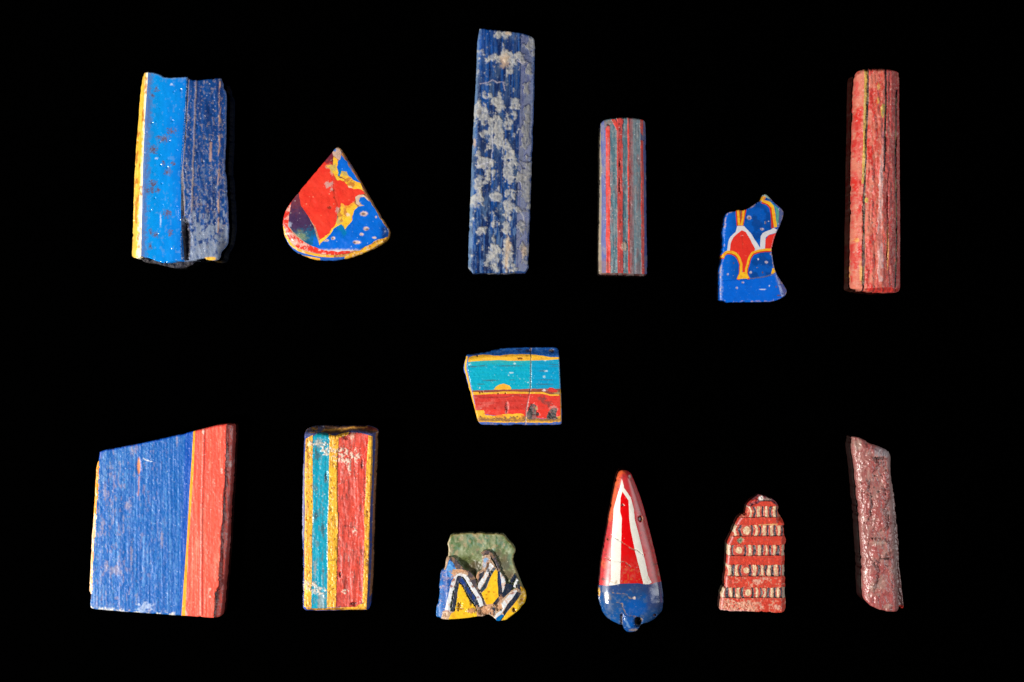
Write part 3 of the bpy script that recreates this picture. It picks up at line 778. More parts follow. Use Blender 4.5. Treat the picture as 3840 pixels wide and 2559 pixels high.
def p6(pn, zx, zy, x, y, d):
    st = fbm(x, y, 8, 60, 124, 4); f = fbm(x, y, 6, 8, 125, 3); dust = fbm(x, y, 12, 30, 126, 4)
    if pn == 'yellow_stripe':
        c = mix(flat(x, C(224, 178, 70)), C(196, 160, 90), st)
        c = mix(c, C(150, 130, 100), ss(.6, .75, f) * .6); return c, np.full(len(x), .45)
    if pn == 'dark_stripe':
        c = mix(flat(x, C(48, 38, 36)), C(140, 118, 84), ss(.45, .7, fbm(x, y, 5, 26, 127, 3)))
        c = mix(c, C(120, 62, 84), ss(.6, .7, dust) * .5); return c, np.full(len(x), .5)
    if pn == 'crust_sheen_band':
        c = mix(flat(x, C(216, 140, 126)), C(222, 190, 188), st)  # pale band: crust, with the rod's central sheen painted in
        c = mix(c, C(196, 92, 78), np.maximum(ss(.5, .66, dust), ss(650, 450, zy)) * .8); c = mix(c, C(150, 120, 150), ss(.6, .75, fbm(x, y, 5, 40, 128)) * ss(262, 275, zx) * .5)
        return c, np.full(len(x), .4)
    if pn == 'end_face':
        return mix(flat(x, C(214, 58, 50)), C(150, 60, 54), ss(.4, .7, f)), np.full(len(x), .4)
    c = mix(flat(x, C(218, 90, 80)), C(208, 56, 50), ss(.4, .62, st))
    c = mix(c, C(220, 48, 40), ss(.58, .68, fbm(x, y, 16, 70, 129, 3)) * ss(290, 250, zx) * .8)
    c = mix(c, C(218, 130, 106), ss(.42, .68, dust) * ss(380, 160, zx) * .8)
    c = mix(c, C(164, 68, 68), ss(285, 310, zx) * .75)  # right third dulled: the less lit side painted into the red
    c = mix(c, C(196, 92, 70), ss(195, 240, zx) * ss(290, 270, zx) * ss(.4, .6, st) * .5)
    c = mix(c, C(220, 170, 150), ss(.62, .75, f) * .3)
    c = mix(c, C(92, 50, 50), linem(zx, zy, [(205, 700), (210, 1100), (214, 1440)], 9, 6) * ss(.5, .6, f) * .7)
    c = mix(c, C(238, 214, 204), specks(x, y, 16, .4, 1.0, 2.6, 130) * .65)
    c = mix(c, C(232, 180, 90), blobs(zx, zy, [(248, 170, 10, 22), (246, 260, 8, 24), (308, 1220, 6, 120), (140, 1390, 10, 60), (115, 1170, 12, 12)], 131, 1.2) * .7)
    c = mix(c, C(130, 66, 40), blobs(zx, zy, [(375, 88, 10, 12), (135, 72, 12, 8), (252, 62, 8, 8)], 132, .7) * .7)
    return c, .40 + .2 * ss(.5, .7, dust)
build("glass_rod", "tall red glass rod with thin dark and yellow lengthwise lines", "glass rod", (3140, 240, 1.7618),
      [(120, 58), (150, 48), (200, 44), (290, 48), (370, 58), (400, 72), (403, 200), (405, 400), (410, 700), (415, 950), (412, 1300), (408, 1490), (395, 1510), (320, 1518), (230, 1512),
       (150, 1502), (100, 1490), (90, 1470), (95, 1200), (100, 900), (100, 650), (108, 400), (112, 200)], 134,
      [('dark_stripe', 'worn', stroke(DK6[0], 15), 1), ('dark_stripe', 'worn', stroke(DK6[1], 13), 1), ('dark_stripe', 'worn', stroke(DK6[2], 13), 1.2),
       ('crust_sheen_band', 'worn', stroke([(275, 400), (270, 600), (259, 900), (254, 1150), (262, 1440)], 16, 38), 3.2),
       ('yellow_stripe', 'worn', stroke([(170, 50), (164, 300), (160, 560), (150, 800)], 20, 14), .8),
       ('yellow_stripe', 'worn', [(262, 300), (275, 280), (290, 285), (290, 330), (275, 375), (260, 350)], 1),
       ('yellow_stripe', 'worn', disc(172, 910, 10, 17), .8),
       ('end_face', 'polished', [(150, 1490), (230, 1482), (330, 1478), (390, 1490), (380, 1508), (230, 1512)], 1.2)],
      h6, p6, base='red_rod', base_finish='worn', round_edge=5, rod=True, level=68, belly=.14)
# ================================================================== 7  small banded fragment, mended
CR7 = [(1280, 120), (1290, 300), (1288, 600), (1280, 850), (1248, 1000), (1215, 1200), (1195, 1400), (1190, 1500)]
def h7(zx, zy, x, y, d, pn):
    z = 60 + (fbm(x, y, 70, 9, 141, 3) - .5) * 1.6 + (fbm(x, y, 9, 9, 142, 3) - .5) * 1.0
    left = 165 + np.where(zy > 480, (zy - 480) * .205, (480 - zy) * -.05)
    z -= 30 * ss(0, -70, zx - left)
    z -= 26 * ss(290, 110, zy + np.clip(600 - zx, 0, 600) * -.15)
    z -= 8 * ss(1435, 1500, zy) + 14 * ss(1795, 1835, zx - (zy - 700) * .03)
    z -= 2 * linem(zx, zy, CR7, 20, 5)
    z -= 5 * blobs(zx, zy, [(1325, 1200, 70, 90), (1410, 1300, 26, 36), (1100, 305, 44, 14), (380, 920, 14, 14), (425, 905, 12, 12), (708, 935, 14, 12), (835, 928, 14, 12), (1665, 170, 40, 28), (860, 1180, 26, 90), (1670, 1310, 70, 60), (335, 262, 14, 10)], 143, .8)
    z -= 1.2 * linem(zx, zy, [(240, 880), (700, 880), (1290, 880), (1560, 870)], 26, 6)
    return z
def p7(pn, zx, zy, x, y, d):
    st = fbm(x, y, 60, 6, 145, 4); n = fbm(x, y, 22, 18, 146); f = fbm(x, y, 6, 5, 147, 3); dull = np.full(len(x), .25)
    if pn == 'blue_band':
        c = mix(flat(x, C(30, 96, 186)), C(14, 74, 150), n); c = mix(c, C(84, 140, 204), ss(.55, .75, f) * .4)
        c = mix(c, C(40, 34, 50), blobs(zx, zy, [(1080, 150, 60, 14), (1230, 175, 36, 36), (1665, 165, 50, 34), (270, 240, 80, 16)], 148, 1.0) * .75)
        c = mix(c, C(206, 180, 160), blobs(zx, zy, [(1650, 165, 40, 14), (1285, 150, 20, 30)], 149, 1.0) * .6)
    elif pn in ('yellow_band', 'yellow_line', 'yellow_patch'):
        c = mix(flat(x, C(250, 196, 54)), C(238, 170, 50), n)
        c = mix(c, C(120, 66, 22), blobs(zx, zy, [(1100, 305, 46, 15), (838, 262, 26, 10), (330, 262, 28, 14), (1225, 262, 30, 10), (380, 920, 15, 15), (425, 905, 13, 13), (708, 935, 13, 12), (835, 928, 13, 12), (1048, 1345, 16, 14), (390, 1345, 22, 12)], 150, .7) * .85)
        if pn == 'yellow_patch': c = mix(c, C(104, 66, 70), ss(1345, 1385, zy + (f - .5) * 110) * ss(1440, 1415, zy + (f - .5) * 30) * .8); c = mix(c, C(232, 100, 50), ss(.5, .62, n) * ss(1380, 1300, zy) * ss(1000, 1050, zy) * ss(520, 600, zx) * .8)
        c = mix(c, C(216, 150, 60), ss(.62, .8, fbm(x, y, 30, 8, 151)) * .5)
    elif pn == 'turquoise_band':
        c = mix(flat(x, C(0, 166, 202)), C(20, 176, 198), st)
        c = mix(c, C(60, 176, 172), np.maximum(ss(440, 360, zy + (f - .5) * 60), ss(740, 860, zy + (f - .5) * 60) * ss(1250, 1350, zx)) * .7)
        c = mix(c, C(0, 152, 206), ss(1290, 1320, zx) * .7)
        c = mix(c, C(70, 78, 84), blobs(zx, zy, [(425, 438, 80, 10), (900, 440, 220, 10), (250, 455, 100, 12), (1500, 530, 70, 14), (1560, 690, 130, 8), (410, 765, 70, 10), (1530, 768, 150, 10), (560, 700, 120, 14), (940, 690, 50, 8), (1700, 455, 100, 6), (1690, 420, 90, 6)], 152, 1.0, .4, 16) * .65)
        c = mix(c, C(120, 205, 225), specks(x, y, 13, .4, 1.0, 3.2, 153) * .6)
        c = mix(c, C(236, 246, 246), blobs(zx, zy, [(940, 565, 36, 13), (1000, 400, 26, 12), (1525, 635, 18, 18), (1560, 530, 30, 14), (195, 415, 26, 14), (372, 830, 12, 14), (1540, 345, 26, 12), (1240, 735, 16, 10), (890, 605, 12, 12)], 154, 1.2) * .6)
    elif pn == 'brown_layer':
        c = mix(flat(x, C(176, 84, 66)), C(110, 62, 58), st); c = mix(c, C(176, 150, 90), blob(zx, zy, 1740, 920, 60, 40, 5) * .7); c = mix(c, C(232, 210, 205), blob(zx, zy, 1525, 875, 36, 18, 5))
    elif pn == 'red_band':
        c = mix(flat(x, C(222, 62, 52)), C(196, 56, 48), st)
        c = mix(c, C(238, 60, 46), ss(1200, 1240, zy + (f - .5) * 40) * .8); c = mix(c, C(232, 60, 48), ss(1200, 1300, zx) * .6)
        c = mix(c, C(222, 106, 96), ss(.55, .75, n) * ss(900, 500, zx) * .6)
        c = mix(c, C(110, 40, 40), linem(zx, zy, [(280, 975), (500, 1010), (820, 1005), (1010, 955), (1200, 1000)], 14, 8) * .6)
        c = mix(c, C(110, 70, 66), blobs(zx, zy, [(1510, 1040, 60, 60), (1600, 1120, 60, 40), (1430, 1020, 26, 26)], 156, 1.3) * .7)
        c = mix(c, C(236, 160, 150), blobs(zx, zy, [(862, 1110, 16, 30), (870, 1190, 22, 40), (845, 1270, 22, 26), (1700, 1200, 70, 40)], 157, 1.2) * .65)
        c = mix(c, C(80, 30, 30), blobs(zx, zy, [(862, 1215, 14, 50), (645, 1200, 16, 16)], 158, 1.0) * .6)
    elif pn in ('grey_crust', 'crust_hollow'):
        c = mix(flat(x, C(88, 82, 82)), C(126, 116, 110), n); c = mix(c, C(52, 48, 54), ss(.52, .66, f)); c = mix(c, C(190, 160, 100), blob(zx, zy, 1385, 1200, 26, 30, 4) * .8); c = mix(c, C(176, 100, 96), ss(.58, .7, n) * .6)
        dull += .4
    elif pn == 'red_spot':
        c = mix(flat(x, C(220, 56, 48)), C(190, 60, 56), n)
    else:
        c = mix(flat(x, C(48, 92, 182)), C(78, 110, 190), n)
        c = mix(c, C(150, 130, 120), ss(.62, .75, f) * .6)
    c = mix(c, C(80, 66, 62), linem(zx, zy, CR7, 16, 6) * ss(1000, 900, zy) * .85)
    c = mix(c, C(196, 170, 165), linem(zx, zy, CR7, 18, 6) * ss(950, 1080, zy) * .75)
    c = mix(c, C(240, 236, 226), specks(x, y, 22, .3, .8, 2.2, 159) * .5)
    return c, dull
build("glass_fragment", "small glass fragment banded blue, yellow, turquoise and red with a vertical crack", "glass fragment", (1720, 1280, 4.7515),
      [(150, 235), (250, 230), (400, 210), (520, 180), (700, 140), (850, 122), (1000, 115), (1300, 112), (1700, 108), (1760, 130), (1785, 170), (1790, 280), (1800, 480), (1810, 700),
       (1825, 1000), (1838, 1300), (1842, 1460), (1820, 1490), (1600, 1492), (1250, 1495), (1150, 1490), (900, 1497), (500, 1492), (390, 1485), (350, 1440), (320, 1350), (290, 1230),
       (250, 1080), (200, 900), (150, 720), (105, 580), (82, 490), (95, 400), (120, 300)], 60,
      [('yellow_line', 'worn', stroke([(150, 270), (120, 400), (118, 500), (160, 660), (215, 900), (262, 1100), (310, 1300), (350, 1430)], 34), .6),
       ('blue_band', 'worn', [(60, 60), (1900, 60), (1900, 290), (1500, 270), (1100, 235), (640, 260), (300, 255), (120, 270)], 1),
       ('yellow_band', 'worn', [(180, 290), (250, 265), (420, 240), (540, 245), (640, 262), (750, 256), (950, 232), (1280, 235), (1500, 262), (1640, 285), (1900, 285), (1900, 325), (1500, 345), (1000, 350), (700, 340), (400, 355), (165, 372)], 1),
       ('turquoise_band', 'polished', [(165, 370), (400, 352), (700, 340), (1000, 352), (1500, 342), (1785, 325), (1800, 480), (1812, 850), (1500, 850), (950, 860), (640, 870), (250, 880), (200, 720), (175, 560), (150, 450)], 1),
       ('brown_layer', 'worn', [(225, 880), (640, 868), (950, 858), (1500, 845), (1815, 845), (1815, 965), (1650, 960), (1500, 925), (900, 905), (250, 915)], 1),
       ('yellow_patch', 'worn', [(630, 866), (660, 815), (720, 775), (800, 755), (900, 790), (940, 835), (935, 860)], 1),
       ('red_spot', 'worn', [(1570, 870), (1620, 825), (1680, 830), (1770, 885), (1740, 910), (1650, 912)], 1.2),
       ('red_band', 'worn', [(258, 950), (900, 930), (1500, 935), (1820, 965), (1830, 1330), (1500, 1380), (1190, 1340), (1100, 1290), (960, 1300), (700, 1330), (470, 1300), (450, 1235), (300, 1232)], 1),
       ('yellow_line', 'worn', [(240, 905), (500, 915), (840, 893), (1280, 905), (1500, 905), (1620, 945), (1790, 950), (1790, 975), (1640, 975), (1500, 940), (1250, 938), (840, 935), (500, 945), (255, 960)], .6),
       ('yellow_patch', 'worn', [(300, 1230), (450, 1232), (475, 1310), (640, 1330), (800, 1300), (950, 1300), (1040, 1288), (1150, 1300), (1190, 1350), (1500, 1385), (1640, 1360), (1800, 1340), (1818, 1300), (1825, 1430), (1600, 1455), (1200, 1452), (700, 1450), (360, 1435)], 1.5),
       ('grey_crust', 'crust', [(1230, 1230), (1270, 1130), (1340, 1110), (1400, 1160), (1420, 1210), (1380, 1250), (1385, 1390), (1220, 1390), (1200, 1320)], 2),
       ('grey_crust', 'crust', [(1600, 1260), (1680, 1180), (1750, 1190), (1740, 1340), (1780, 1390), (1600, 1400), (1570, 1350)], 2),
       ('blue_line', 'worn', stroke([(172, 290), (148, 400), (142, 500), (182, 660), (232, 880), (262, 1000), (290, 1130)], 11), .5),
       ('yellow_line', 'worn', stroke([(1812, 860), (1818, 1100), (1822, 1430)], 16), .6),
       ('crust_hollow', 'crust', disc(1412, 1302, 24, 32), .5)],
      h7, p7, base='blue_casing', base_finish='worn', step=2.2, round_edge=3)

# ================================================================== 8  blue and red slab
def edge8(zy): return 1102 - 60 * np.clip((zy - 50) / 1000, 0, 1) - 38 * ss(1000, 1400, zy)
def h8(zx, zy, x, y, d, pn):
    z = 74 + (fbm(x, y, 4.5, 160, 161, 4) - .5) * 1.1 + (fbm(x, y, 40, 90, 162, 3) - .5) * 2 + (fbm(x, y, 6, 8, 163, 2) - .5) * 1.0
    z = np.where(pn == 'shaded_red_bevel', z - 3 - np.clip(zx - edge8(zy), 0, 200) / 2.04 * .55 + (fbm(x, y, 10, 40, 164) - .5) * 5, z)
    z = np.where(pn == 'yellow_edge', 30 + np.clip(fbm(x, y, 12, 30, 165), 0, 1) * 6, z)
    z -= 3 * blob(zx, zy, 428, 365, 14, 60, 166, .4)
    z += 2.5 * linem(zx, zy, [(925, 90), (910, 700), (905, 1500)], 12, 2)
    z = z - 7 * ss(1500, 1440, 1e3 + 0 * zy) * 0
    return z
def p8(pn, zx, zy, x, y, d):
    st = fbm(x, y, 4.5, 240, 171, 5); st2 = fbm(x, y, 12, 420, 172, 3); n = fbm(x, y, 26, 50, 173); f = fbm(x, y, 5, 8, 174, 3)
    u = (zx - (130 - 75 * (zy - 245) / 1200.)) / 715.
    if pn == 'blue_band':
        c = mix(flat(x, C(0, 80, 158)), C(0, 96, 178), st)
        c = mix(c, C(84, 144, 204), ss(.50, .82, .55 * fbm(x, y, 3.6, 150, 175, 3) + .45 * fbm(x, y, 4, 9, 187, 3)) * (.75 - .35 * ss(.6, 1, u)))
        c = mix(c, C(104, 146, 190), ss(.55, .85, n + (f - .5) * .8) * ss(.55, 0, u) * .5)
        c = mix(c, C(0, 72, 176), ss(.86, 1.0, u + (st2 - .5) * .15) * .75)
        c = mix(c, C(206, 168, 140), ss(.70, .8, fbm(x, y, 6, 22, 176, 4)) * ss(1.0, .3, u) * .25)
        c = mix(c, C(206, 176, 150), blobs(zx, zy, [(170, 560, 12, 60), (150, 820, 10, 50), (605, 920, 10, 60), (250, 1160, 36, 36), (180, 1130, 14, 40), (345, 665, 20, 30), (720, 170, 8, 40), (375, 240, 10, 40), (372, 1040, 8, 80)], 177, 1.5, .5) * .32)
        c = mix(c, C(226, 140, 84), blob(zx, zy, 428, 364, 12, 62, 188, .3) * .95)
        c = mix(c, C(206, 140, 120), linem(zx, zy, [(431, 440), (424, 590)], 9, 3) * .7)
        c = mix(c, C(225, 226, 228), linem(zx, zy, [(462, 305), (495, 322), (530, 328)], 7, 4) * .8)
        c = mix(c, C(232, 226, 214), ss(12, 0, d + (f - .5) * 18) * ss(1400, 1440, zy) * ss(.45, .6, fbm(x, y, 18, 18, 179, 2)) * .9)
        c = mix(c, C(0, 70, 200), ss(9, 0, d) * ss(400, 300, zy) * .6)
        c = mix(c, C(196, 214, 240), specks(x, y, 13, .3, .8, 2.2, 178) * .6)
        c = mix(c, C(200, 214, 235), blob(zx, zy, 470, 1440, 50, 34, 180, 1.6) * .5)
        return c, np.full(len(x), .38)
    if pn == 'red_band':
        c = mix(flat(x, C(232, 92, 72)), C(234, 78, 62), st2)
        c = mix(c, C(240, 120, 92), ss(.45, .8, st) * ss(1060, 880, zx) * .55)
        c = mix(c, C(244, 142, 118), ss(.60, .85, fbm(x, y, 7, 60, 181, 4)) * .55)
        c = mix(c, C(206, 70, 60), linem(zx, zy, [(935, 80), (920, 800), (915, 1500)], 16, 3) * .5)
        c = mix(c, C(248, 196, 176), specks(x, y, 18, .35, .9, 2.6, 182) * .7)
        c = mix(c, C(240, 190, 176), blobs(zx, zy, [(922, 90, 10, 30), (972, 1305, 8, 10), (972, 1360, 8, 10), (780, 1480, 18, 30), (1060, 400, 8, 24)], 183, .8) * .7)
        c = mix(c, C(190, 40, 40), ss(10, 2, d) * ss(160, 100, zy) * .6)
        return c, np.full(len(x), .38)
    if pn == 'yellow_strip':
        return mix(flat(x, C(248, 176, 40)), C(238, 150, 34), st), np.full(len(x), .3)
    if pn == 'yellow_edge':
        c = mix(flat(x, C(246, 160, 30)), C(255, 225, 180), ss(700, 1000, zy + (n - .5) * 500) * ss(30, 62, zx + (zy - 340) * .055) * .7)
        return mix(c, C(214, 110, 30), ss(.6, .75, f) * .5), np.full(len(x), .3)
    c = mix(flat(x, C(176, 72, 64)), C(120, 50, 48), ss(30, 8, zx - edge8(zy) + (st - .5) * 20))  # same red glass; shade of the bevel facing away is painted in
    c = mix(c, C(196, 120, 116), ss(.66, .8, fbm(x, y, 10, 40, 184)) * .6)
    c = mix(c, C(70, 26, 26), blob(zx, zy, 1020, 1350, 20, 60, 185) * .7)
    c = mix(c, C(200, 170, 165), blob(zx, zy, 1125, 355, 12, 22, 186) * .6)
    return c, np.full(len(x), .35)
build("glass_plaque", "large slanted glass plaque of blue with a broad red band and thin yellow seam", "plaque", (310, 1570, 2.0364),
      [(130, 245), (370, 205), (600, 155), (845, 97), (950, 70), (1050, 45), (1120, 40), (1145, 50), (1149, 90), (1140, 250), (1130, 500), (1115, 750), (1100, 1000), (1085, 1200),
       (1075, 1320), (1055, 1500), (1045, 1520), (1000, 1525), (900, 1515), (750, 1507), (600, 1495), (450, 1485), (300, 1475), (150, 1462), (70, 1455), (57, 1440), (58, 1375), (34, 1345),
       (28, 1300), (43, 1050), (53, 850), (68, 650), (78, 450), (88, 340), (118, 318), (127, 290)], 74,
      [('red_band', 'worn', strip([(862, 20), (845, 400), (825, 700), (805, 1000), (778, 1560)], [(1250, 20), (1250, 1560)]), .4),
       ('yellow_strip', 'worn', strip([(848, 20), (832, 320), (818, 520), (800, 850), (775, 1200), (750, 1560)], [(863, 20), (847, 400), (827, 700), (806, 1000), (780, 1560)]), .5),
       ('yellow_edge', 'polished', [(10, 300), (124, 300), (126, 325), (116, 500), (104, 700), (90, 900), (78, 1100), (68, 1300), (63, 1385), (10, 1385)], .5),
       ('shaded_red_bevel', 'polished', [(1250, 20), (1102, 20), (1085, 450), (1060, 850), (1045, 1150), (1035, 1290), (1008, 1340), (1015, 1420), (1002, 1480), (1000, 1560), (1250, 1560)], 1)],
      h8, p8, base='blue_band', base_finish='worn', round_edge=4)

# ================================================================== 9  upright bar striped yellow, turquoise, red
def h9(zx, zy, x, y, d, pn):
    z = 100 + (fbm(x, y, 9, 110, 191, 4) - .5) * 2 + (fbm(x, y, 7, 8, 192, 3) - .5) * 1.5
    rx = 614 - 40 * (zy - 100) / 1400.
    z -= 60 * ss(-14, 34, zx - rx) + 22 * ss(78, 46, zx)
    z -= 46 * ss(118, 50, zy + 14 * np.sin(zx / 70.)) + 20 * ss(1482, 1515, zy)
    z = np.where(pn == 'red_band', z - 2 + (fbm(x, y, 12, 90, 193, 3) - .5) * 3.5, z)
    z = np.where(pn == 'yellow_band', z + 1.5 - 2 * ss(.66, .78, fbm(x, y, 5, 12, 194, 3)), z)
    z += 4.5 * crust9(zx, zy, x, y) * fbm(x, y, 7, 7, 195, 2)
    z -= 6 * blobs(zx, zy, [(350, 1220, 8, 20), (525, 340, 8, 40), (460, 1450, 24, 14), (85, 775, 10, 14), (240, 440, 10, 30), (570, 735, 12, 26), (395, 130, 22, 16)], 196, .8)
    return z
def crust9(zx, zy, x, y):
    b = blobs(zx, zy, [(230, 225, 36, 46), (290, 222, 26, 36), (370, 250, 46, 46), (470, 270, 34, 44), (400, 310, 30, 40), (120, 190, 26, 24), (330, 290, 40, 30), (425, 375, 12, 40), (180, 170, 20, 16),
                       (90, 1310, 40, 40), (180, 1350, 60, 26), (150, 1300, 24, 20), (385, 1355, 28, 16), (465, 870, 18, 26)], 200, 1.2, .25, 14)
    return b * ss(.35, .5, fbm(x, y, 6, 6, 201, 2))
def p9(pn, zx, zy, x, y, d):
    st = fbm(x, y, 8, 70, 203, 4); n = fbm(x, y, 20, 30, 204); f = fbm(x, y, 5, 9, 205, 3); dull = np.full(len(x), .3)
    if pn in ('yellow_band', 'yellow_cap'):
        c = mix(flat(x, C(248, 192, 50)), C(240, 170, 60), n)
        c = mix(c, C(232, 170, 110), ss(.5, .75, fbm(x, y, 12, 30, 206)) * ss(140, 120, zx) * .7)
        c = mix(c, C(110, 62, 30), ss(.66, .76, fbm(x, y, 4, 10, 207, 3)) * .7)
        c = mix(c, C(225, 150, 60), ss(.6, .8, st) * .5)
        if pn == 'yellow_cap': c = mix(c, C(110, 66, 40), ss(.5, .66, fbm(x, y, 16, 6, 208)) * .7)
    elif pn == 'turquoise_band':
        c = mix(flat(x, C(0, 160, 192)), C(20, 150, 176), st)
        c = mix(c, C(96, 120, 124), ss(.60, .74, fbm(x, y, 7, 30, 209, 4)) * .6)
        c = mix(c, C(0, 118, 120), ss(140, 95, zy) * .8)
        c = mix(c, C(70, 60, 54), blobs(zx, zy, [(212, 860, 14, 50), (160, 750, 16, 40), (170, 270, 24, 40), (215, 1190, 12, 10)], 210, 1.2) * .6)
        c = mix(c, C(180, 170, 160), blobs(zx, zy, [(180, 170, 30, 24), (200, 1430, 30, 60), (150, 1180, 10, 60)], 211, 1.4, .4) * .5)
    elif pn == 'red_band':
        c = mix(flat(x, C(222, 76, 58)), C(208, 80, 68), n); c = mix(c, C(238, 62, 44), ss(500, 560, zx) * .6)
        c = mix(c, C(176, 64, 60), ss(.5, .75, st) * ss(500, 380, zx) * .6)
        c = mix(c, C(226, 120, 110), ss(.6, .8, fbm(x, y, 8, 24, 212, 4)) * .6)
        c = mix(c, C(116, 66, 60), ss(.66, .78, fbm(x, y, 5, 34, 213, 4)) * .7)
        c = mix(c, C(120, 30, 28), blobs(zx, zy, [(395, 835, 26, 6), (450, 842, 30, 5), (395, 130, 26, 18), (395, 1300, 16, 60)], 214, .8) * .6)
        c = mix(c, C(40, 26, 24), blobs(zx, zy, [(350, 1220, 9, 20), (525, 345, 6, 40), (455, 1450, 24, 13)], 215, .8) * .8)
        c = mix(c, C(196, 176, 150), blob(zx, zy, 445, 120, 24, 30, 216, 1.0) * .6)
    elif pn == 'end_face':
        w = zy + 10 * np.sin(zx / 60.) + (n - .5) * 22
        c = flat(x, C(96, 66, 50)); c = mix(c, C(196, 140, 60), ss(60, 66, w) * ss(78, 72, w)); c = mix(c, C(60, 74, 130), ss(88, 96, w) * .8)
        c = mix(c, C(120, 40, 36), ss(430, 500, zx) * ss(46, 52, w) * ss(80, 70, w) * .9); c = mix(c, C(196, 140, 60), linem(zx, zy, [(110, 95), (250, 72), (420, 62), (560, 48)], 8, 6) * .8)
        c = mix(c, C(70, 90, 140), ss(260, 180, zx) * ss(.5, .6, f) * .8)
        dull += .2
    elif pn == 'brown_skin':
        c = mix(flat(x, C(120, 84, 62)), C(176, 120, 84), st)
    else:
        c = mix(flat(x, C(50, 70, 150)), C(70, 82, 140), st)
        c = mix(c, C(190, 190, 225), ss(70, 40, zx) * ss(300, 340, zy) * ss(960, 920, zy) * .8)  # white highlight along the left edge, painted onto the casing
        c = mix(c, C(30, 84, 190), ss(1440, 1490, zy) * .7)
        c = mix(c, C(120, 90, 76), ss(.6, .72, f) * .5)
    k = crust9(zx, zy, x, y)
    c = mix(c, C(226, 206, 186), k * .85)
    c = mix(c, C(245, 238, 228), specks(x, y, 15, .4, .9, 2.4, 217) * .6)
    return c, np.maximum(dull, k * .7)
build("glass_bar", "upright rectangular glass bar striped yellow, turquoise, yellow and red in blue casing", "glass bar", (1110, 1580, 2.1189),
      [(70, 78), (90, 55), (150, 42), (250, 42), (300, 48), (420, 45), (540, 40), (600, 55), (635, 70), (637, 100), (632, 250), (622, 450), (612, 700), (605, 900), (600, 1150), (590, 1300),
       (580, 1490), (565, 1508), (480, 1503), (300, 1512), (100, 1515), (60, 1512), (47, 1490), (50, 1300), (52, 1100), (42, 930), (45, 700), (50, 420), (52, 320), (58, 250), (62, 130)], 100,
      [('brown_skin', 'worn', strip([(628, 90), (616, 400), (606, 700), (600, 900), (594, 1150), (580, 1400)], [(680, 90), (680, 1400)]), .5),
       ('end_face', 'crust', [(60, 90), (80, 30), (660, 30), (640, 95), (560, 100), (420, 92), (350, 105), (270, 110), (130, 120), (70, 120)], 1),
       ('yellow_cap', 'worn', [(76, 1480), (180, 1488), (320, 1480), (460, 1478), (540, 1440), (560, 1440), (560, 1500), (420, 1506), (150, 1508), (90, 1500)], 1),
       ('yellow_band', 'worn', strip([(78, 140), (70, 300), (66, 480), (70, 700), (64, 950), (66, 1200), (62, 1478)], [(132, 110), (132, 400), (134, 700), (128, 950), (126, 1200), (122, 1480)]), .8),
       ('turquoise_band', 'polished', strip([(132, 125), (132, 400), (134, 700), (128, 950), (126, 1200), (122, 1488)], [(266, 110), (262, 400), (258, 700), (250, 820), (252, 1000), (250, 1250), (246, 1488)]), .8),
       ('turquoise_band', 'polished', [(132, 126), (170, 98), (210, 90), (250, 98), (266, 126)], .6),
       ('yellow_band', 'worn', strip([(266, 108), (262, 400), (258, 700), (250, 820), (252, 1000), (250, 1250), (246, 1480)], [(340, 120), (330, 300), (328, 600), (334, 800), (330, 1000), (326, 1200), (316, 1478)]), .8),
       ('yellow_band', 'worn', [(262, 135), (262, 100), (290, 120), (340, 105), (420, 88), (410, 112), (345, 135)], .8),
       ('red_band', 'worn', strip([(340, 130), (330, 300), (328, 600), (334, 800), (330, 1000), (326, 1200), (316, 1478)], [(575, 110), (560, 350), (552, 600), (545, 750), (546, 900), (536, 1200), (528, 1440), (470, 1478)]), .8),
       ('red_band', 'worn', [(345, 135), (410, 110), (430, 92), (520, 96), (575, 112), (570, 150), (345, 150)], .8),
       ('yellow_band', 'worn', strip([(575, 110), (560, 350), (552, 600), (540, 720), (546, 900), (536, 1200), (528, 1445)], [(608, 120), (606, 350), (598, 560), (588, 720), (584, 900), (576, 1200), (562, 1445)]), .8)],
      h9, p9, base='blue_casing', base_finish='worn', round_edge=4, step=2.8)

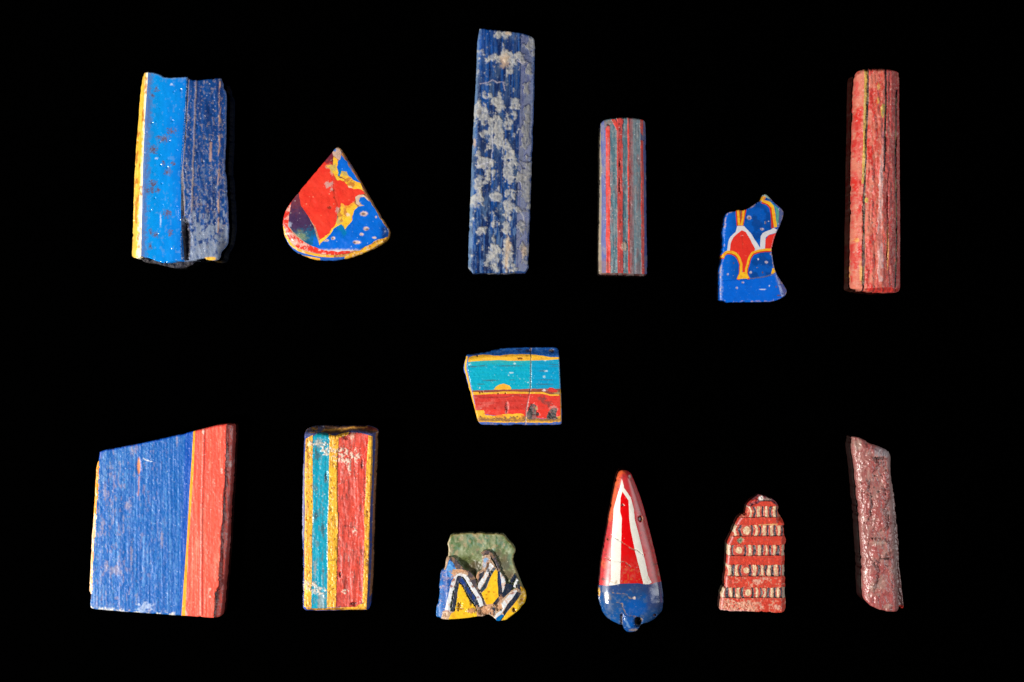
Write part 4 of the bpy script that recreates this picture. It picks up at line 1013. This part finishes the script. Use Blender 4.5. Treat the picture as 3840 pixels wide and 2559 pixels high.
# ================================================================== 10  green glass with zigzag stripes
def h10(zx, zy, x, y, d, pn):
    g = (pn == 'green_body')
    z = np.where(g, 44 + (fbm(x, y, 30, 30, 221, 3) - .5) * 6, 55 + (fbm(x, y, 14, 14, 222, 3) - .5) * 2)
    z = np.where(g, z - 9 * blob(zx, zy, 640, 600, 170, 110, 3, .4, .5), z)
    z -= 22 * ss(300, 130, zx) * ss(600, 700, zy) * ~g + 20 * ss(1380, 1550, zx) * ss(900, 1000, zy)
    z -= 12 * blob(zx, zy, 880, 1330, 110, 70, 4, .8, .4) + 8 * blobs(zx, zy, [(1110, 1265, 62, 52), (480, 1260, 40, 60), (1345, 1310, 30, 34), (960, 640, 50, 90)], 5, .9)
    z += 5 * blob(zx, zy, 670, 1320, 66, 36, 6, .8)
    return z
def p10(pn, zx, zy, x, y, d):
    n = fbm(x, y, 18, 18, 224); f = fbm(x, y, 5, 5, 225, 3); st = fbm(x, y, 8, 30, 226, 4); dull = np.zeros(len(x)) + .1
    if pn == 'green_body':
        c = mix(flat(x, C(112, 128, 84)), C(146, 152, 116), n)
        c = mix(c, C(96, 132, 112), ss(.5, .7, fbm(x, y, 22, 22, 227)) * .6); c = mix(c, C(60, 98, 44), ss(.62, .75, fbm(x, y, 14, 40, 228)) * ss(500, 300, zy) * .7)
        c = mix(c, C(176, 150, 116), ss(.62, .8, fbm(x, y, 16, 16, 229)) * .6)
        c = mix(c, C(84, 92, 40), blob(zx, zy, 610, 570, 190, 130, 7, .6, .5) * .75)  # shade of the hollow painted in as dark olive
        c = mix(c, C(88, 58, 44), blobs(zx, zy, [(740, 640, 120, 110), (1080, 420, 70, 50), (1250, 760, 110, 110), (1200, 560, 90, 120)], 8, .8, .5) * .6)  # brown shadows beside the peaks, painted into the green
        c = mix(c, C(150, 128, 60), ss(9, 1, d) * .6); c = mix(c, C(206, 184, 150), ss(8, 2, d) * ss(350, 300, zx) * .6)
        c = mix(c, C(196, 176, 130), linem(zx, zy, [(790, 190), (860, 300), (840, 380), (1050, 290)], 8, 8) * .5)
        c = mix(c, C(216, 206, 176), specks(x, y, 15, .4, .9, 2.6, 230) * .6)
        return c, dull + .36
    if pn == 'blue_stripe':
        c = mix(flat(x, C(0, 66, 140)), C(0, 92, 172), n); c = mix(c, C(30, 116, 186), ss(220, 150, zx + (f - .5) * 120) * .5)
        c = mix(c, C(222, 190, 170), ss(.76, .84, f) * .5); c = mix(c, C(96, 168, 232), blob(zx, zy, 350, 660, 70, 110, 9, 1.2) * .8)
        c = mix(c, C(226, 170, 130), blobs(zx, zy, [(260, 800, 60, 30), (240, 960, 26, 40), (200, 720, 40, 24)], 10, 1.5) * .12)
    elif pn == 'white_stripe':
        c = mix(flat(x, C(226, 224, 222)), C(206, 212, 220), n)
        c = mix(c, C(214, 160, 120), ss(.68, .82, fbm(x, y, 11, 11, 231)) * .6)
        c = mix(c, C(150, 74, 40), blobs(zx, zy, [(350, 930, 24, 22), (270, 1330, 50, 22), (700, 935, 20, 20), (772, 1108, 20, 14), (1195, 922, 12, 14), (640, 850, 22, 10), (1310, 1040, 40, 24), (370, 830, 40, 30)], 11, .9) * .8)
    elif pn == 'dark_stripe':
        c = mix(flat(x, C(16, 28, 48)), C(22, 42, 66), n)
        c = mix(c, C(0, 58, 140), np.maximum(blobs(zx, zy, [(550, 840, 60, 90), (640, 970, 40, 80), (710, 1090, 30, 60)], 12, .6, .5), ss(1095, 1130, zx) * ss(1160, 1140, zx) * ss(1000, 800, zy)) * .85)
        c = mix(c, C(40, 80, 96), ss(.5, .7, n) * ss(760, 780, zx) * ss(1080, 1000, zx) * .6)
        c = mix(c, C(70, 58, 62), ss(.58, .7, f) * .6); c = mix(c, C(110, 104, 110), specks(x, y, 10, .3, .8, 1.8, 232) * .4); dull += .3
    elif pn == 'grey_ridge':
        c = mix(flat(x, C(96, 82, 84)), C(56, 54, 64), n); c = mix(c, C(150, 116, 88), ss(.5, .68, fbm(x, y, 10, 10, 235, 4)) * .7)
    elif pn == 'tan_crust':
        c = mix(flat(x, C(200, 164, 132)), C(160, 130, 106), n); c = mix(c, C(226, 206, 186), ss(.58, .75, f) * .7); c = mix(c, C(120, 80, 58), ss(.6, .74, fbm(x, y, 8, 8, 233)) * .7)
        c = mix(c, C(116, 176, 226), blob(zx, zy, 898, 520, 40, 42, 13, .8) * .8); c = mix(c, C(190, 206, 226), blob(zx, zy, 880, 600, 30, 40, 13, .8) * .7); dull += .45
    elif pn == 'light_blue_spot':
        c = mix(flat(x, C(0, 96, 168)), C(30, 130, 190), n)
    else:
        c = mix(flat(x, C(250, 202, 46)), C(244, 186, 36), n)
        c = mix(c, C(186, 100, 24), blobs(zx, zy, [(945, 1022, 22, 18), (1025, 1028, 14, 12), (905, 1065, 14, 16), (1470, 1150, 24, 20), (1048, 840, 10, 12), (910, 1130, 14, 12)], 14, .6) * .75)
        c = mix(c, C(104, 62, 12), blobs(zx, zy, [(480, 1250, 24, 54), (520, 1290, 24, 14), (1345, 1310, 30, 34), (655, 1205, 18, 40)], 15, .9) * .85)
        c = mix(c, C(196, 136, 104), blob(zx, zy, 670, 1320, 66, 36, 6, .8) * .85)
        c = mix(c, C(226, 160, 50), ss(.62, .8, fbm(x, y, 12, 12, 234)) * .5)
    if pn in ('tan_crust', 'grey_ridge', 'dark_stripe', 'blue_stripe'): c = mix(c, C(206, 150, 108), blobs(zx, zy, [(880, 1330, 120, 76), (1110, 1260, 62, 50), (460, 690, 110, 26), (390, 760, 40, 50), (760, 760, 26, 70), (930, 640, 30, 100), (1130, 1150, 30, 60), (960, 1240, 60, 40)], 16, 1.4) * .75)
    return c, dull
build("glass_fragment", "broken green glass fragment with yellow, white and dark blue zigzag stripes", "glass fragment", (1610, 1980, 4.2378),
      [(345, 115), (480, 100), (650, 88), (850, 90), (1050, 98), (1160, 110), (1205, 135), (1240, 180), (1290, 240), (1350, 310), (1370, 370), (1365, 410), (1335, 440), (1340, 490), (1325, 510),
       (1360, 640), (1420, 790), (1490, 980), (1530, 1030), (1545, 1090), (1530, 1190), (1480, 1250), (1380, 1350), (1290, 1420), (1210, 1475), (1150, 1478), (1075, 1490), (1045, 1460),
       (1000, 1410), (950, 1390), (910, 1385), (860, 1410), (780, 1412), (600, 1440), (400, 1455), (250, 1465), (200, 1465), (160, 1440), (105, 1440), (105, 1350), (110, 1290), (150, 1150),
       (160, 1050), (150, 950), (165, 860), (175, 730), (200, 690), (245, 660), (255, 580), (270, 490), (300, 470), (305, 350), (300, 300), (287, 260), (310, 200)], 60,
      [('tan_crust', 'crust', [(850, 430), (960, 430), (1010, 560), (1100, 700), (1210, 850), (1210, 1050), (1160, 1080), (1050, 1200), (1000, 1260), (1050, 1440), (960, 1420), (760, 1430), (740, 1270), (830, 1240), (900, 1240), (830, 1060), (740, 780), (770, 720), (830, 660)], 2),
       ('blue_stripe', 'worn', [(80, 1470), (80, 1250), (130, 700), (240, 650), (290, 540), (330, 500), (400, 590), (480, 660), (460, 800), (400, 860), (350, 1000), (320, 1200), (280, 1340), (230, 1470)], 1.2),
       ('tan_crust', 'crust', [(230, 680), (255, 560), (275, 470), (320, 470), (290, 580), (250, 680)], 1.2), ('tan_crust', 'crust', [(180, 1470), (210, 1330), (330, 1320), (400, 1330), (300, 1470)], 1.5),
       ('grey_ridge', 'worn', [(315, 500), (350, 465), (420, 490), (490, 590), (560, 670), (640, 700), (720, 790), (790, 990), (860, 1150), (910, 1240), (880, 1270), (845, 1240), (760, 1010), (640, 820), (560, 700), (430, 670), (380, 560)], 1.2),
       ('tan_crust', 'crust', [(370, 660), (520, 660), (620, 720), (610, 760), (480, 730), (390, 760), (350, 730)], 1.5),
       ('white_stripe', 'worn', [(390, 780), (440, 740), (480, 720), (590, 750), (720, 950), (830, 1130), (862, 1250), (800, 1262), (740, 1110), (620, 920), (540, 790), (480, 770), (432, 800), (402, 930), (372, 1060), (332, 1250), (322, 1340), (240, 1335), (270, 1200), (310, 1020), (350, 850)], 1),
       ('dark_stripe', 'polished', [(430, 792), (450, 763), (500, 763), (560, 860), (640, 980), (720, 1090), (800, 1262), (740, 1268), (680, 1180), (600, 1060), (530, 920), (480, 880), (450, 980), (430, 1180), (390, 1335), (330, 1335), (360, 1200), (392, 1000)], 1),
       ('yellow_triangle', 'polished', [(475, 888), (520, 920), (580, 1050), (650, 1180), (745, 1285), (765, 1460), (600, 1480), (280, 1500), (350, 1362), (402, 1332), (432, 1180), (452, 1000)], 1),
       ('dark_stripe', 'polished', [(760, 760), (872, 688), (862, 770), (772, 890)], 1.2),
       ('white_stripe', 'worn', [(960, 560), (1022, 610), (932, 760), (800, 988), (770, 950), (782, 885), (872, 760)], 1),
       ('dark_stripe', 'polished', [(1030, 625), (1055, 650), (962, 800), (902, 955), (832, 1035), (808, 990), (880, 880), (920, 790), (980, 690)], 1),
       ('yellow_triangle', 'polished', [(1050, 668), (1082, 688), (1084, 860), (1104, 1140), (1062, 1182), (1020, 1212), (910, 1222), (850, 1102), (833, 1040), (910, 960), (968, 800), (1010, 720)], 1),
       ('white_stripe', 'worn', [(1110, 690), (1192, 790), (1217, 900), (1217, 1012), (1155, 1065), (1140, 900)], 1),
       ('dark_stripe', 'polished', [(1082, 688), (1115, 690), (1142, 850), (1162, 1062), (1100, 1095), (1086, 900)], .8),
       ('grey_ridge', 'worn', stroke([(835, 430), (890, 390), (960, 400), (1040, 500), (1090, 620), (1115, 690)], 62, 40), 1.2),
       ('dark_stripe', 'worn', [(1212, 890), (1292, 892), (1282, 1002), (1180, 1066), (1062, 1182), (1012, 1245), (1030, 1190), (1150, 1070)], 1.2),
       ('dark_stripe', 'worn', [(1275, 850), (1350, 735), (1395, 785), (1312, 895)], 1), ('white_stripe', 'worn', [(1390, 798), (1415, 838), (1372, 965), (1328, 945)], 1),
       ('dark_stripe', 'worn', [(1400, 900), (1440, 890), (1470, 1040), (1395, 1005)], 1),
       ('tan_crust', 'crust', [(1000, 1270), (1060, 1185), (1180, 1060), (1280, 1000), (1400, 960), (1480, 1040), (1300, 1290), (1100, 1480), (990, 1420)], 1.5),
       ('dark_stripe', 'worn', stroke([(1300, 900), (1250, 1000), (1130, 1110), (1030, 1225)], 84, 60), 1.2),
       ('white_stripe', 'worn', [(1148, 1212), (1260, 1072), (1330, 1010), (1392, 995), (1398, 1032), (1330, 1102), (1240, 1212), (1150, 1352), (1062, 1442), (1030, 1440), (1060, 1370), (1172, 1290)], 1),
       ('dark_stripe', 'worn', [(1392, 1022), (1458, 1048), (1402, 1152), (1282, 1282), (1190, 1402), (1165, 1355), (1250, 1212)], 1),
       ('light_blue_spot', 'glossy', [(1060, 1500), (1062, 1440), (1150, 1372), (1192, 1392), (1135, 1485)], 1), ('dark_stripe', 'worn', [(985, 1290), (1030, 1250), (1050, 1330), (1030, 1400), (960, 1380)], 1.2),
       ('yellow_triangle', 'polished', [(1440, 930), (1470, 950), (1600, 1080), (1600, 1250), (1390, 1400), (1210, 1510), (1135, 1490), (1200, 1392), (1300, 1272), (1402, 1142), (1460, 1048)], 1)],
      h10, p10, base='green_body', base_finish='polished', step=2.2, round_edge=4)
# ================================================================== 11  teardrop inlay
CK11 = [[(175, 640), (265, 700), (330, 740), (400, 772), (465, 815)], [(120, 840), (180, 862), (290, 875), (340, 915)], [(220, 1240), (265, 1248), (275, 1290), (310, 1350), (390, 1362), (440, 1400)], [(175, 1155), (290, 1160), (335, 1200), (372, 1195)]]
def h11(zx, zy, x, y, d, pn):
    ys = [48, 100, 180, 290, 430, 580, 740, 900, 1050, 1150, 1250, 1330, 1400, 1450, 1520]
    xl = np.interp(zy, ys, [255, 222, 203, 183, 158, 133, 103, 78, 62, 52, 60, 85, 135, 180, 230])
    xr = np.interp(zy, ys, [300, 360, 394, 435, 478, 516, 556, 594, 626, 642, 650, 634, 570, 510, 440])
    u = np.clip(np.abs((zx - (xl + xr) / 2) / ((xr - xl) / 2 + 3)), 0, 1)
    cap = np.sqrt(np.clip(1 - ((150 - zy) / 112) ** 2 * (zy < 150), 0, 1)) * np.sqrt(np.clip(1 - ((zy - 1230) / 290) ** 2 * (zy > 1230), 0, 1))
    z = 24 + 56 * np.sqrt(np.maximum(1 - u ** 2.5, 0)) * (.35 + .65 * cap)
    z += (fbm(x, y, 40, 40, 241, 2) - .5) * 1.0
    for c in CK11: z -= 1.8 * linem(zx, zy, c, 9, 5)
    z -= 9 * blobs(zx, zy, [(428, 488, 18, 24), (335, 108, 12, 12), (270, 362, 12, 12), (140, 675, 8, 8), (562, 1358, 14, 12)], 242, .4)
    z -= 24 * blob(zx, zy, 412, 1415, 34, 46, 243, .5)
    z -= 10 * linem(zx, zy, [(262, 1350), (265, 1430), (285, 1460)], 20, 4)
    z += 6 * blob(zx, zy, 325, 1420, 56, 70, 244, .3, .5)
    return z
def p11(pn, zx, zy, x, y, d):
    n = fbm(x, y, 26, 26, 245); f = fbm(x, y, 6, 6, 246, 3); w = f - .5; dull = np.zeros(len(x))
    if pn == 'white_stripe':
        c = mix(flat(x, C(244, 240, 232)), C(232, 228, 216), n)
        c = mix(c, C(176, 140, 96), ss(.62, .8, f) * ss(950, 1070, zy) * .7)
    elif pn == 'red_core':
        c = mix(flat(x, C(222, 10, 16)), C(206, 30, 30), ss(700, 900, zy + w * 120)); c = mix(c, C(200, 70, 66), ss(.6, .8, n) * ss(800, 950, zy) * .6)
        c = mix(c, C(190, 110, 60), ss(.68, .8, f) * ss(850, 950, zy) * .6)
    elif pn == 'blue_base':
        c = mix(flat(x, C(14, 80, 150)), C(44, 78, 126), n); c = mix(c, C(92, 110, 138), ss(.55, .72, fbm(x, y, 9, 9, 248, 4)) * .5); c = mix(c, C(52, 62, 104), ss(1200, 1090, zy + w * 80) * .6)
        c = mix(c, C(10, 88, 180), blobs(zx, zy, [(400, 1280, 110, 80), (340, 1420, 60, 70)], 4, .8, .5) * .6); c = mix(c, C(64, 72, 118), ss(470, 510, zx + w * 30) * ss(1350, 1250, zy) * .6)  # right part: milky softbox reflection painted into the blue
        c = mix(c, C(120, 110, 104), blob(zx, zy, 135, 1185, 30, 34, 5, 1.2) * .7); c = mix(c, C(226, 170, 60), blob(zx, zy, 62, 1155, 10, 40, 6, .5))
        c = mix(c, C(150, 190, 220), linem(zx, zy, [(290, 1390), (330, 1460)], 18, 6) * .4)
    elif pn == 'dark_hollow':
        c = mix(flat(x, C(60, 52, 48)), C(34, 30, 30), n)
    else:
        c = mix(flat(x, C(206, 44, 50)), C(190, 48, 54), n); c = mix(c, C(236, 100, 50), ss(20, 4, d + w * 14) * ss(320, 270, zx) * ss(560, 420, zy) * .9)
        c = mix(c, C(230, 100, 60), ss(.55, .75, n) * ss(250, 150, zx) * .6); c = mix(c, C(176, 110, 92), ss(.58, .78, n) * ss(440, 500, zx) * ss(500, 620, zy) * .6)
        c = mix(c, C(110, 60, 50), ss(.7, .8, f) * .5)
    if pn == 'red_field': dull = dull + .34
    for ck in CK11: c = mix(c, C(150, 126, 108), linem(zx, zy, ck, 8, 6) * (.15 + .75 * ss(.35, .6, fbm(x, y, 9, 9, 249, 2))))
    c = mix(c, C(60, 44, 36), blobs(zx, zy, [(426, 490, 15, 20)], 242, .4) * .95); c = mix(c, C(206, 160, 110), linem(zx, zy, [(448, 470), (455, 490), (446, 512)], 10, 2) * .7)
    c = mix(c, C(226, 206, 190), blobs(zx, zy, [(335, 110, 12, 14), (272, 362, 10, 10), (374, 1196, 14, 12)], 8, .5) * .85); c = mix(c, C(120, 76, 50), blobs(zx, zy, [(562, 1358, 14, 12), (140, 675, 9, 10)], 9, .5) * .8)
    c = mix(c, C(40, 30, 30), blobs(zx, zy, [(105, 1035, 26, 10), (130, 1040, 10, 16), (570, 900, 24, 8)], 10, 1.6) * .6)
    c = mix(c, C(186, 160, 130), blobs(zx, zy, [(260, 1390, 10, 50), (370, 1490, 40, 12), (440, 1400, 12, 20)], 11, 1.0) * .6)
    c = mix(c, C(200, 200, 206), specks(x, y, 22, .3, .8, 2.0, 247) * .5)
    return c, dull
build("glass_inlay", "teardrop glass inlay, red with white stripes above a dark blue rounded base", "glass inlay", (2220, 1740, 2.4123),
      [(275, 48), (320, 60), (355, 90), (380, 150), (420, 250), (460, 370), (490, 480), (520, 600), (555, 740), (590, 890), (615, 1010), (632, 1090), (645, 1180), (648, 1250), (640, 1310),
       (615, 1360), (560, 1405), (500, 1428), (445, 1432), (425, 1470), (400, 1505), (350, 1518), (310, 1510), (285, 1480), (275, 1445), (230, 1440), (160, 1410), (100, 1350), (70, 1270),
       (55, 1200), (55, 1130), (68, 1050), (80, 900), (105, 740), (135, 580), (160, 430), (185, 290), (205, 180), (225, 100), (245, 60)], 82,
      [('red_core', 'glossy', [(268, 240), (325, 310), (340, 520), (395, 790), (435, 960), (465, 1075), (240, 1075), (253, 700), (260, 480), (246, 420), (250, 300)], .4),
       ('white_stripe', 'glossy', [(262, 128), (282, 190), (270, 235), (250, 300), (248, 420), (262, 480), (256, 700), (250, 950), (245, 1068), (190, 1096), (146, 1092), (163, 1040), (166, 900), (170, 700), (185, 500), (190, 400), (225, 270), (250, 190)], .5),
       ('white_stripe', 'glossy', [(266, 180), (286, 212), (340, 290), (370, 400), (380, 500), (420, 650), (468, 850), (500, 1000), (532, 1060), (505, 1078), (458, 1078), (426, 950), (386, 800), (344, 600), (330, 500), (322, 320), (268, 240)], .5),
       ('blue_base', 'glossy', [(30, 1094), (130, 1090), (200, 1082), (250, 1068), (400, 1062), (470, 1074), (530, 1076), (570, 1062), (700, 1060), (700, 1560), (30, 1560)], .5),
       ('dark_hollow', 'worn', disc(412, 1412, 32, 44), 1.5)],
      h11, p11, base='red_field', base_finish='glossy', round_edge=3, step=2.5, level=30, undercut=10)

# ================================================================== 12  stepped red piece with rows of eye pattern
ROWS = [(262, 72, 400, 800, None, [490, 595, 690, 775], [440, 543, 643, 738]),
        (494, 68, 225, 870, (396, 54), [318, 462, 560, 656, 746, 832], [258, 512, 612, 704, 792]),
        (735, 72, 160, 890, (300, 46), [230, 376, 490, 590, 690, 784], [186, 434, 548, 640, 736, 846]),
        (980, 74, 140, 890, (390, 40), [232, 325, 436, 540, 632, 713, 796], [184, 276, 490, 586, 672, 756, 848]),
        (1252, 72, 70, 890, (412, 44), [160, 246, 342, 470, 570, 664, 746, 822], [112, 204, 292, 520, 618, 706, 784, 858])]
BARS = [(398, 126, 195), (290, 332, 425), (190, 562, 668), (150, 800, 912), (120, 1052, 1192), (60, 1316, 1500)]
def reg12():
    r = []
    for (yc, hh, xa, xb, eye, dk, cr) in ROWS:
        for lst, nm, wd in ((cr, 'cream_cell', 35), (dk, 'dark_cell', 31)):
            for i, q in enumerate(lst):
                e = eye[0] if eye else 300
                s = 1 if q > e else -1
                k = 10 if abs(q - e) < 200 else 5 * math.sin(q * 1.7)
                pts = [(q - 4 + s * k * (1 - 2 * ((v / hh) ** 2)), yc + v) for v in np.linspace(-hh + 3, hh - 3, 9)]
                r.append((nm, 'worn', stroke(pts, wd - 3 + 6 * math.sin(q * .9 + yc)), 2.6))
        if eye: r.append(('eye_cell', 'worn', disc(eye[0], yc, eye[1] * .88, min(eye[1] * .95, hh - 14)), 1.5))
    for xa, ya, yb in BARS:
        r.append(('red_bar', 'worn', [(40, ya - 6), (300, ya + 4), (620, ya - 2), (900, ya + 2), (920, yb - 4), (620, yb + 2), (350, yb - 3), (40, yb + 2)], 1.2))
    r.append(('crust_cap', 'crust', [(440, 40), (800, 40), (800, 190), (760, 190), (690, 136), (560, 136), (500, 175), (420, 195)], 1.5))
    return r
def h12(zx, zy, x, y, d, pn):
    z = 58 + (fbm(x, y, 8, 8, 261, 3) - .5) * 3
    z = np.where(pn == 'dark_cell', z - 5 - 2 * fbm(x, y, 5, 5, 262, 2), z)
    z = np.where((pn == 'cream_cell') | (pn == 'eye_cell'), z - 3.5 + (fbm(x, y, 5, 6, 263, 3) - .5) * 2.5, z)
    z = np.where(pn == 'red_bar', z + 3.5 - 2 * fbm(x, y, 30, 10, 264), z)
    z = np.where(pn == 'red_matrix', z - 4, z)
    z = np.where(pn == 'crust_cap', z - 14 + 14 * fbm(x, y, 14, 14, 265), z)
    z -= 30 * ss(745, 800, zx) * ss(420, 300, zy) + 20 * ss(810, 890, zx) * ss(380, 450, zy)
    z -= 5 * blob(zx, zy, 315, 612, 36, 36, 266, .6)
    z += (fbm(x, y, 5, 5, 267, 2) - .5) * 4 * ss(1330, 1380, zy) * ss(520, 400, zx)
    return z
def p12(pn, zx, zy, x, y, d):
    n = fbm(x, y, 16, 16, 268); f = fbm(x, y, 4.5, 4.5, 269, 3); dull = np.full(len(x), .42)
    if pn == 'red_bar':
        c = mix(flat(x, C(222, 72, 52)), C(206, 62, 46), n); c = mix(c, C(206, 90, 70), ss(.6, .8, fbm(x, y, 30, 8, 270)) * .5)
        k = ss(1320, 1370, zy + (n - .5) * 120) * ss(620, 430, zx + (n - .5) * 260)
        c = mix(c, mix(flat(x, C(226, 128, 106)), C(232, 190, 160), f), np.clip(k * ss(.3, .5, f) + .0, 0, 1) * .85)
        c = mix(c, C(236, 196, 166), ss(.66, .78, fbm(x, y, 7, 7, 271)) * ss(900, 1050, zy) * .5)
        c = mix(c, C(236, 200, 176), blobs(zx, zy, [(562, 1420, 10, 40), (530, 1110, 46, 30), (770, 1440, 50, 20), (600, 1075, 30, 12), (760, 1420, 30, 20)], 272, 1.6) * .6)
        c = mix(c, C(140, 180, 140), blob(zx, zy, 315, 612, 34, 34, 266, .8) * .85); c = mix(c, C(60, 84, 70), blob(zx, zy, 315, 614, 15, 15, 266, .8) * .8)
        c = mix(c, C(244, 190, 190), ss(7, 1, d) * ss(500, 300, zx) * .6)  # pink rim: brightness of the lit left wall painted in
        c = mix(c, C(236, 200, 130), linem(zx, zy, [(540, 425), (640, 418), (760, 412)], 12, 4) * .8)
        return c, dull
    if pn == 'dark_cell':
        c = mix(flat(x, C(96, 84, 90)), C(48, 44, 50), ss(.4, .62, f)); c = mix(c, C(150, 146, 140), ss(.60, .74, fbm(x, y, 5, 6, 273, 2)) * .7); c = mix(c, C(70, 62, 104), ss(.6, .75, n) * .3)
        return c, dull
    if pn in ('cream_cell', 'eye_cell'):
        c = mix(flat(x, C(234, 204, 164)), C(222, 178, 138), n); c = mix(c, C(244, 228, 196), ss(.55, .75, f) * .7); c = mix(c, C(206, 110, 80), ss(.66, .8, fbm(x, y, 8, 8, 274)) * .5)
        c = mix(c, C(238, 226, 214), ss(10, 2, d) * .5); c = mix(c, C(160, 150, 140), ss(830, 850, zx) * .6)
        return c, dull
    if pn == 'crust_cap':
        c = mix(flat(x, C(176, 84, 80)), C(120, 66, 84), ss(.4, .6, f)); c = mix(c, C(206, 60, 50), ss(.5, .65, n)); c = mix(c, C(245, 238, 230), blob(zx, zy, 572, 98, 26, 30, 275, .6)); c = mix(c, C(140, 130, 120), blob(zx, zy, 650, 110, 50, 24, 276, 1.0) * .8)
        return c, dull
    c = mix(flat(x, C(214, 70, 56)), C(196, 84, 70), n); c = mix(c, C(230, 180, 140), ss(.62, .76, f) * .5)
    return c, dull
build("glass_fragment", "stepped red glass fragment with five rows of cream and dark eye pattern", "glass fragment", (2680, 1840, 3.2667),
      [(570, 65), (610, 75), (680, 95), (740, 130), (785, 180), (793, 210), (808, 310), (835, 345), (850, 400), (855, 470), (860, 550), (882, 610), (875, 650), (865, 670), (868, 760), (862, 850),
       (858, 900), (865, 960), (868, 1050), (880, 1090), (872, 1160), (868, 1240), (872, 1310), (882, 1370), (878, 1440), (855, 1490), (740, 1497), (460, 1482), (250, 1478), (120, 1478), (65, 1470),
       (75, 1390), (90, 1270), (130, 1200), (140, 1100), (155, 1000), (160, 900), (170, 800), (175, 660), (215, 580), (250, 470), (310, 360), (360, 300), (400, 290), (420, 190), (470, 130), (520, 95)], 58,
      reg12(), h12, p12, base='red_matrix', base_finish='worn', step=2.2, round_edge=3, soften=0, out_wob=1.3)

# ================================================================== 13  dark red lumpy rod
def h13(zx, zy, x, y, d, pn):
    t = (zy - 80) / 1440.
    a = 75 + 95 * t; b = 405 + 90 * t
    u = np.clip((zx - (a + b) / 2) / ((b - a) / 2), -1, 1)
    z = 52 + 38 * np.sqrt(np.maximum(1 - np.abs(u + .12) ** 2.8, 0))
    r = fbm(x + 12 * fbm(x, y, 30, 30, 281), y, 16, 34, 282, 4)
    z += (1 - np.abs(2 * r - 1)) * 6 - 3 + (fbm(x, y, 12, 16, 283, 2) - .5) * 1.8
    L = blobs(zx, zy, [(215, 310, 50, 50), (160, 490, 34, 50), (185, 650, 22, 110), (275, 700, 46, 60), (345, 420, 34, 70), (365, 560, 22, 40), (300, 790, 40, 60), (300, 590, 50, 70), (300, 1010, 80, 80), (215, 940, 36, 24), (230, 1200, 34, 120)], 284, .8, .35)
    z += 9 * L - 6 * blobs(zx, zy, [(338, 1085, 44, 10), (280, 258, 50, 10), (185, 790, 26, 10), (282, 530, 14, 12), (250, 402, 16, 6)], 285, .8)
    z -= 26 * ss(-6, 60, zx - (345 + 75 * t)) + 14 * ss(160, 60, zy - (zx - 100) * .35)
    return z
def p13(pn, zx, zy, x, y, d):
    n = fbm(x, y, 16, 26, 286); f = fbm(x, y, 5, 7, 287, 3); g = fbm(x, y, 9, 20, 288, 4); t = (zy - 80) / 1440.
    if pn == 'red_chip':
        return mix(flat(x, C(236, 60, 48)), C(206, 70, 60), f), np.full(len(x), .3)
    c = mix(flat(x, C(178, 124, 116)), C(164, 94, 90), n)
    c = mix(c, C(184, 148, 138), ss(.54, .78, g) * .55)
    L = blobs(zx, zy, [(215, 310, 40, 36), (160, 490, 24, 36), (185, 650, 16, 90), (275, 700, 36, 50), (345, 420, 24, 60), (365, 560, 18, 32), (300, 790, 30, 46), (300, 590, 36, 50), (250, 1010, 40, 50), (215, 940, 30, 16), (300, 1200, 60, 60), (360, 1240, 14, 60), (230, 170, 50, 30), (350, 860, 24, 60)], 289, 1.3, .35)
    c = mix(c, C(172, 64, 64), L * .55); c = mix(c, C(150, 66, 70), ss(.5, .7, fbm(x, y, 6, 14, 290, 4)) * .5)
    c = mix(c, C(176, 62, 66), ss(1150, 1420, zy + (n - .5) * 200) * .5)
    c = mix(c, C(122, 104, 100), ss(0, 36, zx - (345 + 75 * t) + (f - .5) * 30) * .6); c = mix(c, C(146, 140, 146), blob(zx, zy, 330, 200, 90, 46, 291, .7, .4) * .7)  # right facet greyed: its darker, less lit side painted in
    c = mix(c, C(186, 170, 154), blobs(zx, zy, [(250, 1330, 60, 60), (300, 1260, 30, 30), (355, 1480, 30, 24), (270, 950, 60, 20), (110, 150, 26, 40)], 292, 1.6, .5) * .42)
    c = mix(c, C(58, 48, 46), blobs(zx, zy, [(338, 1085, 42, 9), (280, 256, 48, 7), (250, 402, 14, 4), (240, 494, 8, 5), (282, 532, 9, 9)], 285, .9) * .85)  # dent shadows painted in as dark streaks
    c = mix(c, C(236, 222, 214), specks(x, y, 16, .3, .9, 2.2, 293) * .4)
    return c, np.full(len(x), .33)
build("glass_rod", "lumpy dull red glass rod with broken slanting ends", "glass rod", (3160, 1600, 2.2085),
      [(72, 85), (110, 82), (165, 105), (200, 135), (260, 150), (330, 180), (395, 210), (408, 230), (405, 300), (410, 420), (430, 520), (445, 620), (455, 740), (470, 900), (480, 1050), (478, 1150),
       (490, 1230), (505, 1370), (518, 1500), (510, 1518), (480, 1495), (465, 1520), (420, 1525), (330, 1515), (250, 1490), (205, 1465), (175, 1430), (165, 1390), (160, 1200), (152, 1000), (138, 800),
       (120, 600), (105, 430), (95, 300), (75, 200)], 95,
      [('red_chip', 'polished', [(472, 1488), (530, 1490), (530, 1530), (500, 1530), (480, 1500)], .4)],
      h13, p13, base='red_rod', base_finish='polished', round_edge=6, rod=True, level=50, step=2.6, out_wob=1.2, belly=.14)
